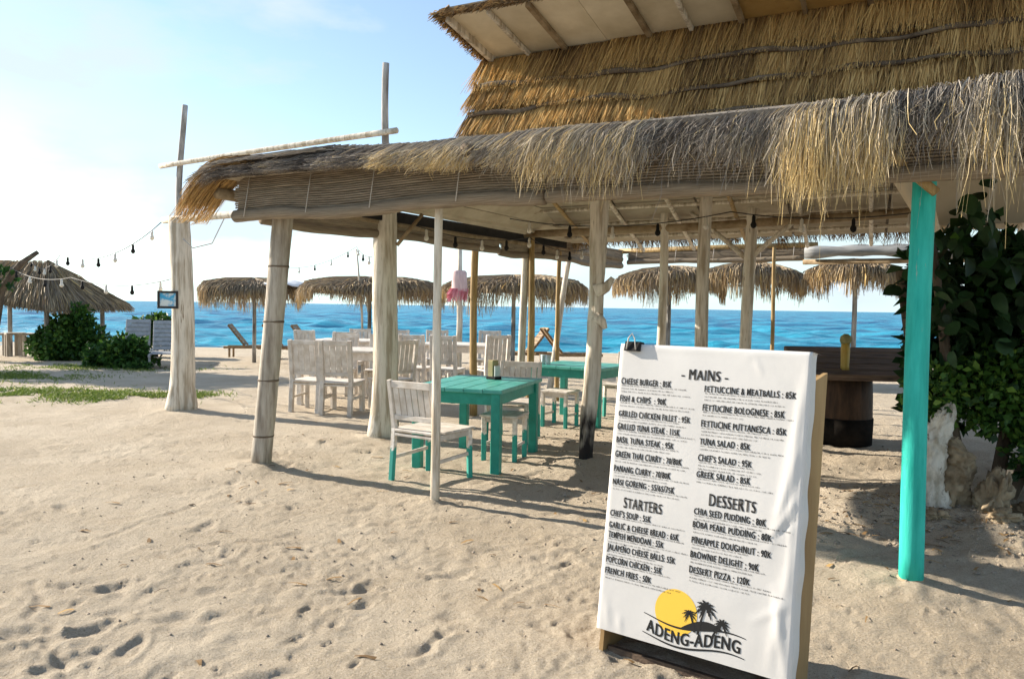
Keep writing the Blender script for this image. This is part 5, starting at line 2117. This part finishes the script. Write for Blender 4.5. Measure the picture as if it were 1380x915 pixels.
for (ex, ey, ez, ax, ay, az, cnt) in ells:
    for i in range(cnt):
        while True:
            d = Vector((rl.gauss(0, 1), rl.gauss(0, 1), rl.gauss(0, 1))).normalized()
            if d.y < .35:
                break
        k = rl.uniform(.55, 1.05)
        p_ = Vector((ex + d.x * ax * k, ey + d.y * ay * k, ez + d.z * az * k))
        o = bpy.data.objects.new("leaf", LM[rl.randint(0, 2)])
        COL.objects.link(o)
        o.parent = big
        o.location = p_
        dirv = Vector((d.x * .8 + rl.gauss(0, .5), d.y * .5 - .35 + rl.gauss(0, .4), -.45 + rl.gauss(0, .5))).normalized()
        q_ = dirv.to_track_quat('Y', 'Z')
        o.rotation_euler = (q_.to_matrix() @ Matrix.Rotation(rl.uniform(-.9, .9), 3, 'Y')).to_euler()
        s_ = rl.uniform(.5, 1.15)
        o.scale = (s_, s_, s_)
        nl_ += 1
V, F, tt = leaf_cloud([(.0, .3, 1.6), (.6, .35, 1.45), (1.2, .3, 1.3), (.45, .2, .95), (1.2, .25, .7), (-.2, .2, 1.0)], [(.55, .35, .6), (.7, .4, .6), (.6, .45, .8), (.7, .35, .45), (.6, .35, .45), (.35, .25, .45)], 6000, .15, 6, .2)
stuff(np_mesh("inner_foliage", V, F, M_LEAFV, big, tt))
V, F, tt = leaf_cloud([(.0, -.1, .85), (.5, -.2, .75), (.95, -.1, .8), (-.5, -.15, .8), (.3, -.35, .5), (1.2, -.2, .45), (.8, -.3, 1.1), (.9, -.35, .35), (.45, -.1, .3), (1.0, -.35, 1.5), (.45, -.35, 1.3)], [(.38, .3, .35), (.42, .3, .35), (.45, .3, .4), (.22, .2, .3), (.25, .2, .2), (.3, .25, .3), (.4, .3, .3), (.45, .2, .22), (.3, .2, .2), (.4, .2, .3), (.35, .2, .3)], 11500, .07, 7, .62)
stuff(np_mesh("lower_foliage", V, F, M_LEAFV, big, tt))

# whitewashed stump and rocks
def lumpy(name, m, r3, seed, loc, rough=.25, sub=4, lean=(0, 0)):
    import bmesh
    bm = bmesh.new()
    bmesh.ops.create_icosphere(bm, subdivisions=sub, radius=1)
    for v in bm.verts:
        d = v.co.normalized()
        k = 1 + rough * float(vnoise(np.array([d.x * 1.3 + seed * 7]), np.array([d.y * 1.3 + d.z * 1.9]), .7, 150)[0]) + rough * .5 * float(vnoise(np.array([d.x * 3 + seed]), np.array([d.z * 3 - d.y * 2]), .6, 151)[0])
        k += rough * .4 * float(vnoise(np.array([d.x * 8 + seed]), np.array([d.z * 8 - d.y * 7]), .6, 152)[0])
        v.co = Vector((d.x * r3[0] * k + lean[0] * d.z * r3[2], d.y * r3[1] * k + lean[1] * d.z * r3[2], d.z * r3[2] * k))
    me = bpy.data.meshes.new(name)
    bm.to_mesh(me)
    bm.free()
    me.polygons.foreach_set("use_smooth", [True] * len(me.polygons))
    me.materials.append(m)
    o = bpy.data.objects.new(name, me)
    COL.objects.link(o)
    o.location = loc
    return o


stump = thing("painted_stump", "short gnarled whitewashed tree stump with a leaning tip beside the turquoise post", "stump", (3.22, 5.80, gz(3.22, 5.8)))
stump.scale = (.82, .82, .95)


def gnarl(path, rad, name, m, seed, amp):
    """tube resampled finely and pushed in and out by noise: furrows, holes and knobs"""
    path = np.array(path, float)
    rad = np.array(rad, float)
    k = np.linspace(0, len(path) - 1, 44)
    px = np.stack([np.interp(k, np.arange(len(path)), path[:, i]) for i in range(3)], axis=1)
    rr = np.interp(k, np.arange(len(path)), rad)
    sd_ = 40
    V = []
    for i in range(44):
        a = np.linspace(0, 2 * np.pi, sd_, endpoint=False)
        q = rr[i] * (1 + amp * (1.0 * vnoise(np.cos(a) * 1.6 + seed, np.sin(a) * 1.6 + k[i] * .8, .9, 180) + .7 * vnoise(a * 2.6 + seed, a * 0 + k[i] * 2.2, .5, 181) * np.sin(a / 2) + .45 * vnoise(np.cos(a) * 5 + seed, np.sin(a) * 5 + k[i] * 4, .5, 182)))
        V.append(np.stack([px[i, 0] + q * np.cos(a), px[i, 1] + q * np.sin(a), np.full(sd_, px[i, 2]) + .03 * vnoise(np.cos(a) * 2, np.sin(a) * 2 + k[i], .5, 183)], axis=1))
    V = np.concatenate(V)
    F = [(i * sd_ + j, i * sd_ + (j + 1) % sd_, (i + 1) * sd_ + (j + 1) % sd_, (i + 1) * sd_ + j) for i in range(43) for j in range(sd_)]
    return np_mesh(name, V, np.array(F), m, stump)


M_STUMP = mat("flaking_whitewash", (.42, .36, .27), (.70, .65, .55), 9, (1, 1, .6), .9, 1.0, 30, spots=(.15, .10, .06), spot_scale=11, spot_at=.585, lo=.38, hi=.56)
gnarl([(-.02, 0, -.08), (-.03, 0, .08), (-.05, 0, .25), (-.05, 0, .42), (-.04, 0, .52), (.02, 0, .62), (.08, .0, .72), (.12, 0, .79), (.13, 0, .80)], [.16, .125, .105, .115, .125, .10, .075, .04, .003], "trunk", M_STUMP, 3, .28)
gnarl([(.16, .02, -.05), (.17, .02, .12), (.20, .03, .30), (.16, .02, .42), (.12, .02, .52), (.12, .02, .56)], [.17, .14, .13, .13, .08, .005], "knotted_root", M_ROCK, 9, .5)
for i, (x, y, r3, lean_, lb) in enumerate(((3.55, 5.62, (.10, .09, .17), (.4, 0), "pointed sandy coral rock right of the whitewashed stump"), (3.85, 5.6, (.10, .08, .06), (0, 0), "low brown rock at the shrub's foot, right of the pointed rock"),
                                    (3.45, 5.35, (.09, .07, .05), (0, 0), "small stone in front of the pointed coral rock"), (3.05, 5.45, (.07, .06, .04), (0, 0), "small stone in front of the whitewashed stump"))):
    o = lumpy("rock", M_ROCK, r3, i + 1, (x, y, gz(x, y) + r3[2] * .45), .5, 5, lean_)
    tag(o, lb, "rock", "rocks by the stump")

# clods, pebbles and bits of dry leaf (uncountable)
rg = np.random.default_rng(55)
n = 1700
px_ = np.concatenate([rg.uniform(-3.5, 2.5, 700), rg.normal(3.2, .7, 600), rg.uniform(.2, 4.2, 400)])
py_ = np.concatenate([rg.uniform(2.2, 9, 700), rg.normal(5.4, .4, 600), rg.uniform(4.4, 9.5, 400)])
rz_ = rg.uniform(.004, .011, n) * np.where(np.arange(n) >= 700, 1.9, 1)
oct_ = np.array([(1, 0, 0), (0, 1, 0), (-1, 0, 0), (0, -1, 0), (0, 0, .7), (0, 0, -.7)], float)
tri = np.array([(0, 1, 4), (1, 2, 4), (2, 3, 4), (3, 0, 4), (1, 0, 5), (2, 1, 5), (3, 2, 5), (0, 3, 5)])
zz = hsand(px_, py_)
V = np.stack([px_, py_, zz + rz_ * .2], axis=1)[:, None, :] + oct_[None] * rz_[:, None, None] * rg.uniform(.6, 1.4, (n, 6, 1))
F = tri[None] + (np.arange(n) * 6)[:, None, None]
o = np_mesh("pebbles", V.reshape(-1, 3), F.reshape(-1, 3), M_PEBBLE, None, None, False)
tag(o, "scattered small pebbles, clods and crumbs on the sand", "pebbles", None, "stuff")
n = 420
cx_ = np.concatenate([rg.normal(3.2, .8, 250), rg.uniform(-3, 3, 170)])
cy_ = np.concatenate([rg.normal(5.5, .5, 250), rg.uniform(3, 10, 170)])
th = rg.uniform(0, 6.28, n)
L = rg.uniform(.02, .06, n)
C = np.zeros((n, 3, 3))
zz = hsand(cx_, cy_)
for k in range(3):
    C[:, k, 0] = cx_ + np.cos(th) * L * (k - 1)
    C[:, k, 1] = cy_ + np.sin(th) * L * (k - 1)
    C[:, k, 2] = zz + .006 + .006 * (k == 1)
o = ribbons("leaf_litter", C, rg.uniform(.008, .03, n), np.clip(rg.normal(.3, .2, n), 0, 1), M_GOLD, None, 3, np.tile(np.array([[0, 0, 1.]]), (n, 1)))
tag(o, "dry leaf litter and twigs scattered on the sand", "leaf litter", None, "stuff")

# grass patches at left
rg = np.random.default_rng(66)
spots = [(-7.3, 12.2, 1.3, .8, 3200), (-6.2, 11.9, 1.0, .7, 2800), (-5.4, 12.4, .7, .5, 1500), (-10.0, 14.8, 1.7, 1.3, 4200), (-8.4, 12.2, .9, .6, 1200), (-10, 18, 2.4, 1.0, 2600), (-8.6, 17.6, 1.5, .8, 1400)]
Cs = []
for (gx, gy, rx, ry, n) in spots:
    n = int(n * 1.5)
    x = rg.normal(gx, rx * .5, n)
    y = rg.normal(gy, ry * .5, n)
    h_ = rg.uniform(.015, .055, n)
    kp = vnoise(x, y, .45, 160) + .5 * vnoise(x, y, .15, 161) > -.22
    x, y, h_ = x[kp], y[kp], h_[kp]
    n = len(x)
    ln_ = rg.normal(0, .03, (n, 2))
    z = hsand(x, y)
    C = np.zeros((n, 3, 3))
    for k in range(3):
        C[:, k, 0] = x + ln_[:, 0] * k / 2
        C[:, k, 1] = y + ln_[:, 1] * k / 2
        C[:, k, 2] = z + h_ * k / 2 - .004
    Cs.append(C)
C = np.concatenate(Cs)
o = ribbons("grass", C, rg.uniform(.008, .02, len(C)), np.clip(rg.normal(.5, .25, len(C)), 0, 1), M_GRASS, None, 4)
tag(o, "short green grass growing in patches on the sand at left", "grass", None, "stuff")
